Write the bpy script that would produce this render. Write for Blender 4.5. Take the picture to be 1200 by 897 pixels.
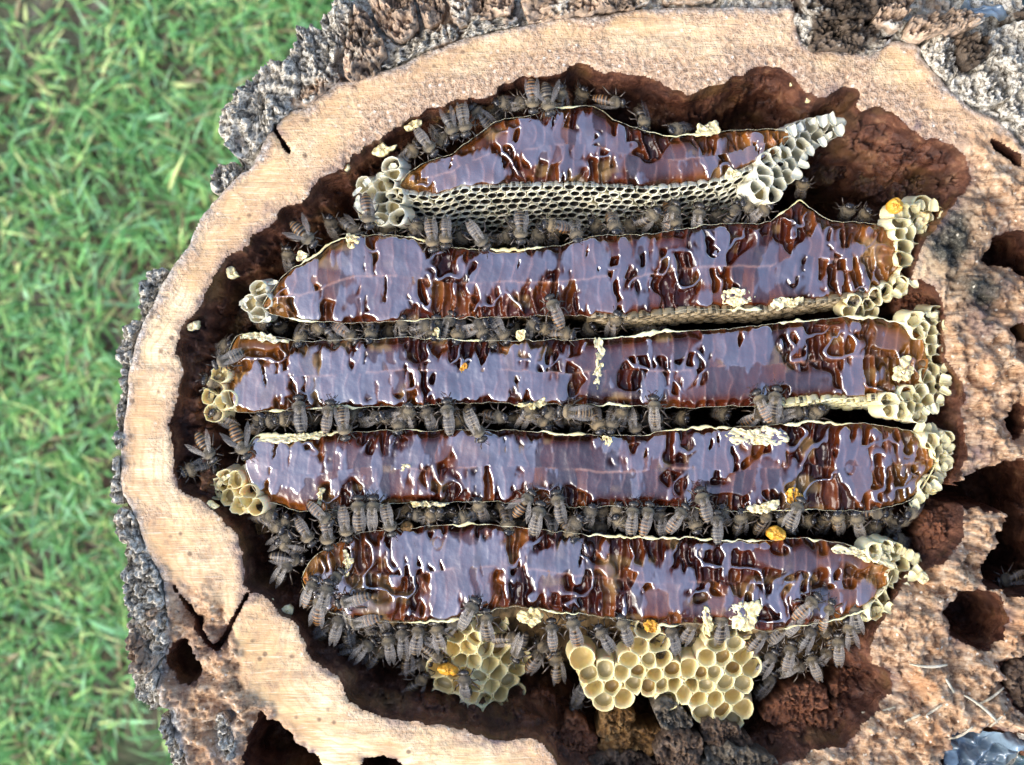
import bpy, math, random
import numpy as np
from mathutils import Matrix, Vector, Euler

# ------------------------------------------------------------------ clear
for o in list(bpy.data.objects): bpy.data.objects.remove(o, do_unlink=True)
scene = bpy.context.scene
COL = scene.collection
R = math.radians
random.seed(7); RNG = np.random.default_rng(11)

S = 0.0003            # metres per photo pixel on the sawn face of the log (z = 0)
H = 0.50              # camera height above the sawn face
GROUND = -0.45        # the lawn lies this far below the sawn face

# ------------------------------------------------------------------ camera
cam_d = bpy.data.cameras.new('camera'); cam = bpy.data.objects.new('camera', cam_d); COL.objects.link(cam)
cam.location = (0, 0, H); cam.rotation_euler = (0, 0, 0)
cam_d.sensor_width = 36; cam_d.sensor_fit = 'HORIZONTAL'; cam_d.lens = 50
cam_d.clip_start = 0.01; cam_d.clip_end = 500
cam_d.dof.use_dof = True; cam_d.dof.focus_distance = H + 0.004; cam_d.dof.aperture_fstop = 11.5
scene.camera = cam
# ------------------------------------------------------------------ sky, sun, exposure
SUN_EL, SUN_AZ = 43, 215       # elevation, direction the light comes from (degrees, counter-clockwise from +x)
w = bpy.data.worlds.new('World'); scene.world = w; w.use_nodes = True
nt = w.node_tree; nt.nodes.clear()
sky = nt.nodes.new('ShaderNodeTexSky'); sky.sky_type = 'NISHITA'; sky.sun_disc = False
sky.sun_elevation = R(SUN_EL); sky.sun_rotation = R(90 - SUN_AZ)
sky.air_density = 1.0; sky.dust_density = 2.0; sky.ozone_density = 1.5
bg = nt.nodes.new('ShaderNodeBackground'); bg.inputs[1].default_value = 0.15
wo = nt.nodes.new('ShaderNodeOutputWorld')
nt.links.new(sky.outputs[0], bg.inputs[0]); nt.links.new(bg.outputs[0], wo.inputs[0])
sl = bpy.data.lights.new('sun', 'SUN'); sl.energy = 1.5; sl.angle = R(44); sl.color = (1.0, 0.94, 0.84)
sun = bpy.data.objects.new('sun', sl); COL.objects.link(sun)
dv = Vector((math.cos(R(SUN_AZ))*math.cos(R(SUN_EL)), math.sin(R(SUN_AZ))*math.cos(R(SUN_EL)), math.sin(R(SUN_EL))))
sun.rotation_euler = dv.to_track_quat('Z', 'Y').to_euler(); sun.location = (-0.6, 0.9, 2)
vs = scene.view_settings; vs.view_transform = 'Standard'; vs.look = 'None'; vs.gamma = 1; vs.exposure = 1.3
vs.use_curve_mapping = False
scene.cycles.max_bounces = 6; scene.cycles.transparent_max_bounces = 12

# ------------------------------------------------------------------ numeric helpers
def hsh(ix, iy, seed):
    with np.errstate(over='ignore'):
        h = ix.astype(np.uint32)*np.uint32(374761393) + iy.astype(np.uint32)*np.uint32(668265263) + np.uint32((seed*974634777) & 0xffffffff)
        h = (h ^ (h >> np.uint32(13)))*np.uint32(1274126177)
        h = (h ^ (h >> np.uint32(15)))*np.uint32(2246822519)
        h = h ^ (h >> np.uint32(16))
    return h.astype(np.float64)/4294967295.0
def vn(x, y, seed=0):
    x = np.asarray(x, float); y = np.asarray(y, float)
    xi = np.floor(x); yi = np.floor(y); fx = x-xi; fy = y-yi
    xi = xi.astype(np.int64); yi = yi.astype(np.int64)
    u = fx*fx*fx*(fx*(fx*6-15)+10); v = fy*fy*fy*(fy*(fy*6-15)+10)
    a = hsh(xi, yi, seed); b = hsh(xi+1, yi, seed); c = hsh(xi, yi+1, seed); d = hsh(xi+1, yi+1, seed)
    return (a+(b-a)*u)*(1-v) + (c+(d-c)*u)*v
def fbm(x, y, octv=4, seed=0, gain=0.5):
    t = 0; a = 1; n = 0
    for o in range(octv):
        t = t + a*(vn(x*2**o + 17.3*o, y*2**o - 9.1*o, seed+o*31)-0.5); n += a; a *= gain
    return 2*t/n
def sst(a, b, x):
    t = np.clip((x-a)/(b-a), 0, 1); return t*t*(3-2*t)
def chaikin(p, n=2, closed=True):
    p = np.array(p, float)
    for _ in range(n):
        if closed: q = np.roll(p, -1, axis=0); a = p*0.75+q*0.25; b = p*0.25+q*0.75
        else: a = p[:-1]*0.75+p[1:]*0.25; b = p[:-1]*0.25+p[1:]*0.75
        r = np.empty((len(a)*2, 2)); r[0::2] = a; r[1::2] = b
        p = r if closed else np.vstack([p[:1], r, p[-1:]])
    return p
def resample(p, step, closed=True):
    p = np.array(p, float)
    if closed: p = np.vstack([p, p[:1]])
    L = np.concatenate([[0], np.cumsum(np.hypot(*np.diff(p, axis=0).T))])
    n = max(6, int(L[-1]/step)); s = np.linspace(0, L[-1], n, endpoint=not closed)
    return np.stack([np.interp(s, L, p[:, 0]), np.interp(s, L, p[:, 1])], 1)
def sd_poly(X, Y, poly):
    P = np.array(poly, float); Q = np.roll(P, -1, axis=0)
    d2 = np.full(X.shape, 1e12); ins = np.zeros(X.shape, bool)
    for (ax, ay), (bx, by) in zip(P, Q):
        ex, ey = bx-ax, by-ay; wx, wy = X-ax, Y-ay
        t = np.clip((wx*ex+wy*ey)/(ex*ex+ey*ey+1e-9), 0, 1)
        d2 = np.minimum(d2, (wx-ex*t)**2 + (wy-ey*t)**2)
        c = ((ay > Y) != (by > Y)) & (X < ex*(Y-ay)/(ey if abs(ey) > 1e-9 else 1e-9) + ax)
        ins ^= c
    d = np.sqrt(d2); return np.where(ins, -d, d)
def XY(px, py): return (np.asarray(px, float)-600)*S, (448.5-np.asarray(py, float))*S
def at(px, py, z):                       # where a photo pixel's ray meets the level z
    f = (H-z)/H; return Vector(((px-600)*S*f, (448.5-py)*S*f, z))

# ------------------------------------------------------------------ object helpers
LOC = {}
def tag(o, label=None, cat=None, group=None, kind=None):
    if label: o['label'] = label
    if cat: o['category'] = cat
    if group: o['group'] = group
    if kind: o['kind'] = kind
    return o
def attach(o, parent):
    o.parent = parent; o.matrix_parent_inverse = Matrix.Translation(-Vector(LOC.get(parent.name, (0, 0, 0))))
def empty(name, loc):
    o = bpy.data.objects.new(name, None); o.empty_display_size = 0.01; COL.objects.link(o)
    o.location = loc; LOC[o.name] = tuple(loc); return o
def mesh_data(name, V, F, mats, smooth=True, attrs=None, fmat=None):
    V = np.asarray(V, np.float32).reshape(-1, 3); me = bpy.data.meshes.new(name)
    if isinstance(F, np.ndarray):
        n, k = F.shape
        me.vertices.add(len(V)); me.vertices.foreach_set('co', V.ravel())
        me.loops.add(n*k); me.loops.foreach_set('vertex_index', F.astype(np.int32).ravel())
        me.polygons.add(n); me.polygons.foreach_set('loop_start', np.arange(0, n*k, k, dtype=np.int32))
        me.update(calc_edges=True); me.validate()
    else:
        me.from_pydata([tuple(map(float, v)) for v in V], [], F); me.update()
    for m in (mats if isinstance(mats, (list, tuple)) else [mats]): me.materials.append(m)
    me.polygons.foreach_set('use_smooth', np.full(len(me.polygons), smooth))
    if fmat is not None: me.polygons.foreach_set('material_index', np.asarray(fmat, np.int32))
    for k, a in (attrs or {}).items():
        a = np.asarray(a, np.float32)
        if a.ndim == 1:
            at_ = me.attributes.new(k, 'FLOAT', 'POINT'); at_.data.foreach_set('value', a)
        else:
            if a.shape[1] == 3: a = np.hstack([a, np.ones((len(a), 1), np.float32)])
            at_ = me.attributes.new(k, 'FLOAT_COLOR', 'POINT'); at_.data.foreach_set('color', a.ravel())
    return me
def obj(name, V, F, mats, parent=None, **k):
    o = bpy.data.objects.new(name, mesh_data(name, V, F, mats, **k)); COL.objects.link(o)
    if parent: attach(o, parent)
    return o
def grid_faces(ny, nx, wrap=False):
    i = np.arange(ny-1)[:, None]; j = np.arange(nx if wrap else nx-1)[None, :]
    j2 = (j+1) % nx
    return np.stack([i*nx+j, i*nx+j2, (i+1)*nx+j2, (i+1)*nx+j], -1).reshape(-1, 4)
class MB:
    def __init__(s): s.v = []; s.f = []; s.c = []; s.m = []
    def add(s, V, F, col=(1, 1, 1), m=0):
        b = len(s.v); s.v += [tuple(v) for v in V]
        s.f += [tuple(i+b for i in f) for f in F]; s.m += [m]*len(F)
        s.c += [tuple(c) for c in col] if hasattr(col[0], '__len__') else [tuple(col)]*len(V)
    def tube(s, pts, rad, n=5, col=(1, 1, 1), m=0):
        pts = [Vector(p) for p in pts]; V = []; F = []
        for i, p in enumerate(pts):
            d = (pts[min(i+1, len(pts)-1)]-pts[max(i-1, 0)]).normalized()
            a = d.cross(Vector((0.3, 0.2, 1))).normalized(); b = d.cross(a)
            for k in range(n):
                t = 2*math.pi*k/n; V.append(p+(a*math.cos(t)+b*math.sin(t))*rad[i])
        for i in range(len(pts)-1):
            for k in range(n): F.append((i*n+k, i*n+(k+1) % n, (i+1)*n+(k+1) % n, (i+1)*n+k))
        F.append(tuple(range(n))[::-1]); F.append(tuple((len(pts)-1)*n+k for k in range(n)))
        s.add(V, F, col, m)
    def data(s, name, mats, smooth=True):
        return mesh_data(name, np.array(s.v), s.f, mats, smooth=smooth, attrs={'col': np.array(s.c)}, fmat=s.m)

# ------------------------------------------------------------------ materials
class NT:
    def __init__(s, name):
        s.m = bpy.data.materials.new(name); s.m.use_nodes = True; s.t = s.m.node_tree; s.t.nodes.clear()
        s.out = s.t.nodes.new('ShaderNodeOutputMaterial'); s.b = s.t.nodes.new('ShaderNodeBsdfPrincipled')
        s.t.links.new(s.b.outputs[0], s.out.inputs[0]); s.tc = s.t.nodes.new('ShaderNodeTexCoord')
    def put(s, sock, v):
        if hasattr(v, 'links'): s.t.links.new(v, sock)
        elif isinstance(v, (tuple, list)) and len(v) == 3 and sock.type == 'RGBA': sock.default_value = (*v, 1)
        else: sock.default_value = v
    def mapping(s, scale=(1, 1, 1), rot=(0, 0, 0)):
        n = s.t.nodes.new('ShaderNodeMapping'); s.t.links.new(s.tc.outputs['Object'], n.inputs[0])
        n.inputs['Scale'].default_value = scale; n.inputs['Rotation'].default_value = rot; return n.outputs[0]
    def noise(s, scale, detail=4, rough=0.55, vec=None, dist=0):
        n = s.t.nodes.new('ShaderNodeTexNoise'); s.t.links.new(vec or s.tc.outputs['Object'], n.inputs['Vector'])
        n.inputs['Scale'].default_value = scale; n.inputs['Detail'].default_value = detail
        n.inputs['Roughness'].default_value = rough; n.inputs['Distortion'].default_value = dist; return n.outputs[0]
    def voro(s, scale, feature='F1', out='Distance', vec=None):
        n = s.t.nodes.new('ShaderNodeTexVoronoi'); n.feature = feature
        s.t.links.new(vec or s.tc.outputs['Object'], n.inputs['Vector']); n.inputs['Scale'].default_value = scale
        return n.outputs[out]
    def ramp(s, fac, stops):
        n = s.t.nodes.new('ShaderNodeValToRGB'); s.put(n.inputs[0], fac); cr = n.color_ramp
        while len(cr.elements) < len(stops): cr.elements.new(0.5)
        for e, (p, c) in zip(cr.elements, stops):
            e.position = p; e.color = (*c, 1) if hasattr(c, '__len__') else (c, c, c, 1)
        return n.outputs[0]
    def mix(s, f, a, b, mode='MIX'):
        n = s.t.nodes.new('ShaderNodeMix'); n.data_type = 'RGBA'; n.blend_type = mode
        s.put(n.inputs[0], f); s.put(n.inputs[6], a); s.put(n.inputs[7], b); return n.outputs[2]
    def math(s, op, a, b=0.0):
        n = s.t.nodes.new('ShaderNodeMath'); n.operation = op; s.put(n.inputs[0], a); s.put(n.inputs[1], b); return n.outputs[0]
    def attr(s, name, out='Fac'):
        n = s.t.nodes.new('ShaderNodeAttribute'); n.attribute_name = name; return n.outputs[out]
    def rnd(s): return s.t.nodes.new('ShaderNodeObjectInfo').outputs['Random']
    def bump(s, h, strength=0.5, dist=0.001, prev=None):
        n = s.t.nodes.new('ShaderNodeBump'); s.put(n.inputs['Height'], h)
        n.inputs['Strength'].default_value = strength; n.inputs['Distance'].default_value = dist
        if prev is not None: s.t.links.new(prev, n.inputs['Normal'])
        return n.outputs[0]
    def set(s, **k):
        names = dict(color='Base Color', rough='Roughness', normal='Normal', spec='Specular IOR Level', ior='IOR', sss='Subsurface Weight',
                     alpha='Alpha', coat='Coat Weight', trans='Transmission Weight', metal='Metallic', sheen='Sheen Weight')
        for a, v in k.items(): s.put(s.b.inputs[names[a]], v)
        return s.m

def m_wood():
    n = NT('sawn_wood')
    rough, rot, wet, stain, lich = n.attr('rough'), n.attr('rot'), n.attr('wet'), n.attr('stain'), n.attr('lichen')
    big = n.noise(38, 4)
    base = n.ramp(big, [(0.34, (0.50, 0.30, 0.13)), (0.46, (0.70, 0.49, 0.24)), (0.58, (0.88, 0.73, 0.45))])
    streak = n.noise(1.0, 3, 0.6, n.mapping((45, 420, 60), (0, 0, R(8))))
    base = n.mix(n.ramp(streak, [(0.34, 0.4), (0.47, 0.0)]), base, (0.52, 0.34, 0.19))
    base = n.mix(n.ramp(n.noise(23, 5, 0.65, n.mapping((1, 1, 1), (0.5, 1.1, 0.3))), [(0.44, 0.0), (0.60, 0.75)]), base, (0.62, 0.37, 0.19))
    base = n.mix(n.ramp(n.noise(85, 6, 0.75, n.mapping((1, 1, 1), (2.5, 0.1, 1.3))), [(0.52, 0.0), (0.64, 0.65)]), base, (0.32, 0.20, 0.125))
    base = n.mix(n.ramp(n.noise(1500, 3, 0.8), [(0.30, 0.4), (0.44, 0.0)]), base, (0.36, 0.22, 0.12))
    rg_ = n.attr('ringd')
    bands = n.math('SINE', n.math('ADD', n.math('MULTIPLY', rg_, 0.55), n.math('MULTIPLY', n.noise(60, 3), 7.0)))
    base = n.mix(n.ramp(bands, [(0.5, 0.0), (0.95, 0.5)]), base, (0.55, 0.31, 0.14))
    saw = n.noise(1.0, 3, 0.6, n.mapping((120, 1700, 60), (0, 0, R(-14))))
    base = n.mix(n.ramp(saw, [(0.36, 0.45), (0.48, 0.0)]), base, (0.46, 0.30, 0.17))
    base = n.mix(n.ramp(saw, [(0.56, 0.0), (0.68, 0.5)]), base, (0.90, 0.80, 0.60))
    grain = n.noise(620, 3, 0.7)
    gcol = n.ramp(grain, [(0.3, (0.20, 0.115, 0.065)), (0.45, (0.44, 0.285, 0.175)), (0.6, (0.60, 0.42, 0.28)), (0.75, (0.74, 0.60, 0.46))])
    base = n.mix(rough, base, gcol)
    rcol = n.ramp(n.noise(240, 6, 0.75), [(0.30, (0.045, 0.024, 0.013)), (0.39, (0.25, 0.135, 0.07)), (0.48, (0.48, 0.295, 0.165)),
                                       (0.57, (0.62, 0.43, 0.27)), (0.69, (0.76, 0.62, 0.45))])
    rcol = n.mix(n.ramp(n.noise(75, 4), [(0.54, 0.0), (0.66, 0.35)]), rcol, (0.33, 0.27, 0.22))
    rcol = n.mix(n.ramp(n.noise(60, 3, vec=n.mapping((1, 1, 1), (1, 2, 3))), [(0.56, 0.0), (0.66, 0.6)]), rcol, (0.50, 0.25, 0.11))
    base = n.mix(rot, base, rcol)
    fib = n.noise(1.0, 4, 0.7, n.mapping((130, 800, 100), (0, 0, R(58))))
    rcol = n.mix(n.ramp(fib, [(0.36, 0.65), (0.48, 0.0)]), rcol, (0.16, 0.08, 0.04))
    rcol = n.mix(n.ramp(fib, [(0.57, 0.0), (0.68, 0.5)]), rcol, (0.74, 0.58, 0.40))
    base = n.mix(rot, base, rcol)
    scol = n.ramp(n.noise(700, 4, 0.8), [(0.35, (0.03, 0.028, 0.02)), (0.55, (0.11, 0.10, 0.075)), (0.68, (0.30, 0.28, 0.22))])
    base = n.mix(stain, base, scol)
    lcol = n.ramp(n.noise(500, 4, 0.8), [(0.35, (0.10, 0.085, 0.07)), (0.5, (0.34, 0.32, 0.29)), (0.65, (0.62, 0.62, 0.60))])
    base = n.mix(lich, base, lcol)
    d = n.voro(170); pick = n.voro(170, 'F1', 'Color')
    dot = n.math('MULTIPLY', n.ramp(d, [(0.10, 1.0), (0.20, 0.0)]), n.ramp(pick, [(0.50, 0.0), (0.54, 1.0)]))
    base = n.mix(n.math('MULTIPLY', dot, 0.8), base, (0.16, 0.10, 0.06))
    chips = n.math('MULTIPLY', n.ramp(n.voro(420), [(0.12, 1.0), (0.3, 0.0)]), n.ramp(n.voro(420, 'F1', 'Color'), [(0.70, 0.0), (0.74, 1.0)]))
    base = n.mix(n.math('MULTIPLY', chips, n.math('ADD', rough, rot)), base, (0.80, 0.72, 0.58))
    base = n.mix(n.math('MULTIPLY', wet, n.ramp(n.noise(130, 4), [(0.35, 0.25), (0.6, 0.95)])), base, (0.16, 0.105, 0.10))
    h = n.math('ADD', n.math('MULTIPLY', grain, n.math('ADD', n.math('MULTIPLY', rough, 1.0), 0.10)), n.math('MULTIPLY', saw, 0.22))
    nb = n.bump(h, 0.9, 0.0016)
    nb = n.bump(n.math('MULTIPLY', n.noise(330, 6, 0.75), n.math('ADD', rot, stain)), 0.8, 0.0015, nb)
    return n.set(color=base, rough=n.ramp(wet, [(0, 0.85), (0.7, 0.25)]), normal=nb, spec=0.35)
def m_bark(name, lich, dark=1.0, warm=1.0):
    n = NT(name)
    a = n.noise(90, 8, 0.72); f = n.noise(520, 5, 0.8)
    c = n.ramp(a, [(0.3, (0.035*dark, 0.026*dark*warm, 0.02*dark)), (0.48, (0.16*dark, 0.115*dark, 0.08*dark)), (0.62, (0.30*dark, 0.22*dark, 0.155*dark)), (0.75, (0.42*dark, 0.33*dark, 0.25*dark))])
    l = n.ramp(f, [(0.34, (0.05, 0.042, 0.033)), (0.43, (0.26, 0.225, 0.175)), (0.50, (0.62, 0.57, 0.47)), (0.60, (0.88, 0.84, 0.74))])
    c = n.mix(n.ramp(n.noise(55, 4), [(0.62-lich*0.45, 0.0), (0.72-lich*0.45, 0.95)]), c, l)
    sp = n.ramp(n.voro(900), [(0.15, 1.0), (0.35, 0.0)])
    c = n.mix(n.math('MULTIPLY', sp, 0.25*lich+0.05), c, (0.7, 0.7, 0.66))
    nb = n.bump(a, 0.7, 0.004); nb = n.bump(f, 0.6, 0.001, nb)
    return n.set(color=c, rough=0.9, normal=nb, spec=0.25)
def m_cavity():
    n = NT('rotten_cavity_wood')
    a = n.noise(110, 7, 0.7); g = n.noise(1.0, 5, 0.65, n.mapping((220, 160, 55), (0.3, 0.2, 0)))
    c = n.ramp(a, [(0.28, (0.02, 0.008, 0.005)), (0.45, (0.085, 0.031, 0.018)), (0.57, (0.19, 0.078, 0.042)), (0.70, (0.33, 0.18, 0.095))])
    c = n.mix(n.ramp(g, [(0.4, 0.6), (0.55, 0.0)]), c, (0.035, 0.014, 0.009))
    c = n.mix(n.ramp(n.noise(45, 3), [(0.55, 0.0), (0.7, 0.6)]), c, (0.20, 0.105, 0.035))
    nb = n.bump(a, 0.8, 0.004); nb = n.bump(g, 0.7, 0.0015, nb)
    return n.set(color=c, rough=n.ramp(n.noise(60, 3), [(0.4, 0.22), (0.6, 0.55)]), normal=nb, spec=0.4)
def m_fibre():
    n = NT('dark_rotten_wood'); g = n.noise(1.0, 6, 0.7, n.mapping((420, 90, 120), (0, 0, R(35)))); a = n.noise(70, 5, 0.7)
    c = n.ramp(g, [(0.32, (0.012, 0.005, 0.003)), (0.48, (0.065, 0.024, 0.014)), (0.60, (0.14, 0.06, 0.033)), (0.72, (0.24, 0.14, 0.075))])
    c = n.mix(n.ramp(a, [(0.50, 0.0), (0.64, 0.6)]), c, (0.20, 0.12, 0.04))
    nb = n.bump(g, 0.9, 0.0025); nb = n.bump(a, 0.8, 0.006, nb)
    return n.set(color=c, rough=0.38, normal=nb, spec=0.5)
def m_lump(name, c0, c1, c2, rough=0.6, sc=160):
    n = NT(name); a = n.noise(sc, 7, 0.75)
    c = n.ramp(a, [(0.3, c0), (0.5, c1), (0.68, c2)])
    nb = n.bump(a, 0.8, 0.003); nb = n.bump(n.noise(sc*5, 4, 0.7), 0.7, 0.0008, nb)
    return n.set(color=c, rough=rough, normal=nb, spec=0.4)
def m_honey():
    n = NT('honey'); film = n.attr('film')
    col = n.attr('col', 'Color')
    col = n.mix(0.5, col, n.mix(n.noise(260, 4, 0.6), (0.25, 0.25, 0.25), (1.6, 1.6, 1.6)), 'MULTIPLY')
    nb = n.bump(n.noise(420, 3, 0.5), 0.12, 0.001)
    return n.set(color=col, rough=n.ramp(film, [(0.2, 0.2), (0.8, 0.045)]), normal=nb,
                 ior=n.math('ADD', n.math('MULTIPLY', film, 2.95), 1.42), spec=0.5)
def m_wax(name, c0, c1, sss=0.4, rough=0.42):
    n = NT(name); a = n.noise(120, 4, 0.6)
    c = n.ramp(a, [(0.3, c0), (0.65, c1)])
    c = n.mix(n.math('MULTIPLY', n.rnd(), 0.3), c, (c0[0]*0.75, c0[1]*0.68, c0[2]*0.5))
    m = n.set(color=c, rough=rough, spec=0.45, sss=sss, normal=n.bump(n.noise(900, 4, 0.6), 0.4, 0.0006))
    n.b.inputs['Subsurface Radius'].default_value = (1.0, 0.6, 0.25); n.b.inputs['Subsurface Scale'].default_value = 0.0015
    return m
def m_side():
    n = NT('old_comb_wall'); a = n.noise(150, 5, 0.7); k = n.attr('pale')
    c = n.ramp(a, [(0.3, (0.05, 0.028, 0.012)), (0.6, (0.20, 0.13, 0.06))])
    c = n.mix(k, c, (0.56, 0.50, 0.34))
    return n.set(color=c, rough=0.45, normal=n.bump(a, 0.5, 0.001))
def m_beebody():
    n = NT('bee_fuzz'); col = n.attr('col', 'Color')
    r = n.rnd()
    col = n.mix(1.0, col, n.ramp(r, [(0, (0.75, 0.75, 0.8)), (0.5, (1, 1, 1)), (1, (1.25, 1.15, 1.0))]), 'MULTIPLY')
    return n.set(color=col, rough=0.7, normal=n.bump(n.noise(2600, 3, 0.7), 0.5, 0.0003), sheen=0.3)
def m_beeab():
    n = NT('bee_abdomen'); col = n.attr('col', 'Color')
    col = n.mix(1.0, col, n.ramp(n.rnd(), [(0, (0.8, 0.85, 0.95)), (1, (1.3, 1.05, 0.8))]), 'MULTIPLY')
    return n.set(color=col, rough=0.38, spec=0.5)
def m_beedark():
    n = NT('bee_shell'); return n.set(color=n.attr('col', 'Color'), rough=0.25, spec=0.6)
def m_wing():
    n = NT('bee_wing')
    v = n.voro(520, 'DISTANCE_TO_EDGE', 'Distance', n.mapping((1, 0.45, 0.2)))
    vein = n.ramp(v, [(0.01, 1.0), (0.035, 0.0)])
    c = n.mix(vein, (0.46, 0.42, 0.38), (0.12, 0.08, 0.05))
    al = n.math('ADD', n.math('MULTIPLY', vein, 0.25), 0.15)
    return n.set(color=c, alpha=al, rough=0.2, spec=0.5, ior=1.5, normal=n.bump(n.noise(700, 2), 0.25, 0.0005))
def m_grass():
    n = NT('grass_blade'); c = n.attr('col', 'Color')
    m = n.set(color=c, rough=0.42, spec=0.5, sss=0.0)
    tr = n.t.nodes.new('ShaderNodeBsdfTranslucent'); n.put(tr.inputs[0], c)
    mx = n.t.nodes.new('ShaderNodeMixShader'); mx.inputs[0].default_value = 0.3
    n.t.links.new(n.b.outputs[0], mx.inputs[1]); n.t.links.new(tr.outputs[0], mx.inputs[2]); n.t.links.new(mx.outputs[0], n.out.inputs[0])
    return m
def m_soil():
    n = NT('soil'); a = n.noise(45, 7, 0.7)
    c = n.ramp(a, [(0.3, (0.05, 0.038, 0.028)), (0.5, (0.13, 0.105, 0.08)), (0.7, (0.24, 0.21, 0.175))])
    c = n.mix(n.ramp(n.noise(9, 3), [(0.4, 0.0), (0.6, 0.6)]), c, (0.06, 0.10, 0.03))
    return n.set(color=c, rough=0.9, normal=n.bump(a, 0.9, 0.012))
def m_plastic(name, tint):
    n = NT(name); a = n.noise(60, 4)
    return n.set(color=n.ramp(a, [(0.35, tuple(t*0.45 for t in tint)), (0.6, tint)]), rough=0.15, spec=0.7, ior=1.9, alpha=0.8, normal=n.bump(n.noise(140, 4), 0.6, 0.003))

M = dict(wood=m_wood(), bark=m_bark('bark_grey', 0.5, 2.1), lichen=m_bark('bark_lichen', 0.85, 1.8), brown=m_bark('bark_brown', 0.12, 2.6, 1.0),
         darkbark=m_bark('bark_dark', 0.12, 0.6), cavity=m_cavity(), fibre=m_fibre(), honey=m_honey(), side=m_side(),
         wax=m_wax('fresh_wax', (0.76, 0.62, 0.30), (0.88, 0.79, 0.52)), ywax=m_wax('yellow_wax', (0.72, 0.57, 0.25), (0.86, 0.76, 0.46)),
         gwax=m_wax('grey_white_wax', (0.66, 0.61, 0.44), (0.80, 0.77, 0.62), 0.15), cellfill=m_wax('cell_filling', (0.34, 0.27, 0.12), (0.50, 0.42, 0.22), 0.1, 0.12),
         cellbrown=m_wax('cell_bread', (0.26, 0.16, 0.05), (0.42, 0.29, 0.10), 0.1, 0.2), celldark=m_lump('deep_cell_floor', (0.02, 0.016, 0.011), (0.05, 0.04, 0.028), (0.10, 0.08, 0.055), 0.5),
         pollen=m_wax('orange_wax', (0.62, 0.26, 0.02), (0.78, 0.45, 0.06), 0.2, 0.35), redwood=m_lump('red_brown_wood', (0.07, 0.022, 0.011), (0.20, 0.075, 0.036), (0.31, 0.14, 0.07), 0.3),
         propolis=m_lump('propolis', (0.03, 0.018, 0.012), (0.13, 0.08, 0.05), (0.30, 0.21, 0.14), 0.3, 220), greylump=m_lump('grey_propolis', (0.06, 0.045, 0.03), (0.17, 0.135, 0.095), (0.38, 0.33, 0.26), 0.35, 300),
         amberwood=m_lump('amber_wood', (0.10, 0.045, 0.012), (0.27, 0.14, 0.045), (0.40, 0.25, 0.10), 0.35),
         fuzz=m_beebody(), abd=m_beeab(), shell=m_beedark(), wing=m_wing(), grass=m_grass(), soil=m_soil(),
         straw=m_lump('straw', (0.45, 0.36, 0.22), (0.62, 0.55, 0.40), (0.75, 0.70, 0.58), 0.6), plastic=m_plastic('pale_blue_plastic', (0.30, 0.42, 0.52)))
# ================================================================== ground and grass
gx = np.linspace(-40, 40, 9); V = [(x, y, GROUND) for y in gx for x in gx]
tag(obj('ground', V, grid_faces(9, 9), M['soil']), kind='structure')

def build_grass(n=70000):
    r = np.random.default_rng(3)
    X = r.uniform(-0.56, 0.60, n*2); Y = r.uniform(-0.50, 0.50, n*2)
    keep = (np.hypot((X-0.03)/0.165, Y/0.16) > 1) & (fbm(X*16, Y*16, 3, 5) + r.uniform(-0.5, 0.7, n*2) > 0.05)
    X = X[keep][:n]; Y = Y[keep][:n]; n = len(X)
    L = r.uniform(0.011, 0.038, n)*(1+0.45*fbm(X*9, Y*9, 2, 8)); wd = r.uniform(0.0009, 0.0023, n); wd[r.random(n) < 0.06] *= 2.1
    az = r.uniform(0, 2*np.pi, n) + 0.8*fbm(X*6, Y*6, 2, 3)
    e0 = r.uniform(0.35, 1.35, n); bend = r.uniform(0.3, 1.5, n)
    nseg = 4; P = np.zeros((n, nseg+1, 2, 3)); p = np.stack([X, Y, np.full(n, GROUND-0.002)], 1)
    side = np.stack([-np.sin(az), np.cos(az), r.uniform(-.5, .5, n)], 1)
    for k in range(nseg+1):
        wk = wd*np.array([0.7, 1.0, 0.95, 0.65, 0.06])[k]
        P[:, k, 0] = p-side*wk[:, None]*0.5; P[:, k, 1] = p+side*wk[:, None]*0.5
        e = e0-bend*(k/nseg)
        p = p+np.stack([np.cos(az)*np.cos(e), np.sin(az)*np.cos(e), np.sin(e)], 1)*(L/nseg)[:, None]
        p[:, 2] = np.maximum(p[:, 2], GROUND+0.002)
    base = (np.arange(n)*(nseg+1)*2)[:, None, None]; k = np.arange(nseg)[None, :, None]*2
    F = (base+k+np.array([0, 1, 3, 2])[None, None, :]).reshape(-1, 4)
    t = r.random(n); g = np.array([[0.035, 0.105, 0.028], [0.06, 0.165, 0.05], [0.11, 0.21, 0.06], [0.085, 0.20, 0.09], [0.20, 0.27, 0.10]])
    ci = r.choice(5, n, p=[.27, .33, .17, .16, .07]); col = g[ci]*np.array([3.5, 2.9, 3.3])*(0.75+0.5*t[:, None])
    dry = r.random(n) < 0.11; col[dry] = np.array([0.30, 0.24, 0.13])*(0.6+0.7*t[dry, None])
    br = r.random(n) < 0.05; col[br] = np.array([0.12, 0.07, 0.04])*(0.6+0.7*t[br, None])
    C = np.repeat(col, (nseg+1)*2, 0)
    tag(obj('grass', P.reshape(-1, 3), F, M['grass'], attrs={'col': C}), 'short green lawn grass with dry blades around the log', 'grass', kind='stuff')
build_grass()

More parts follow.
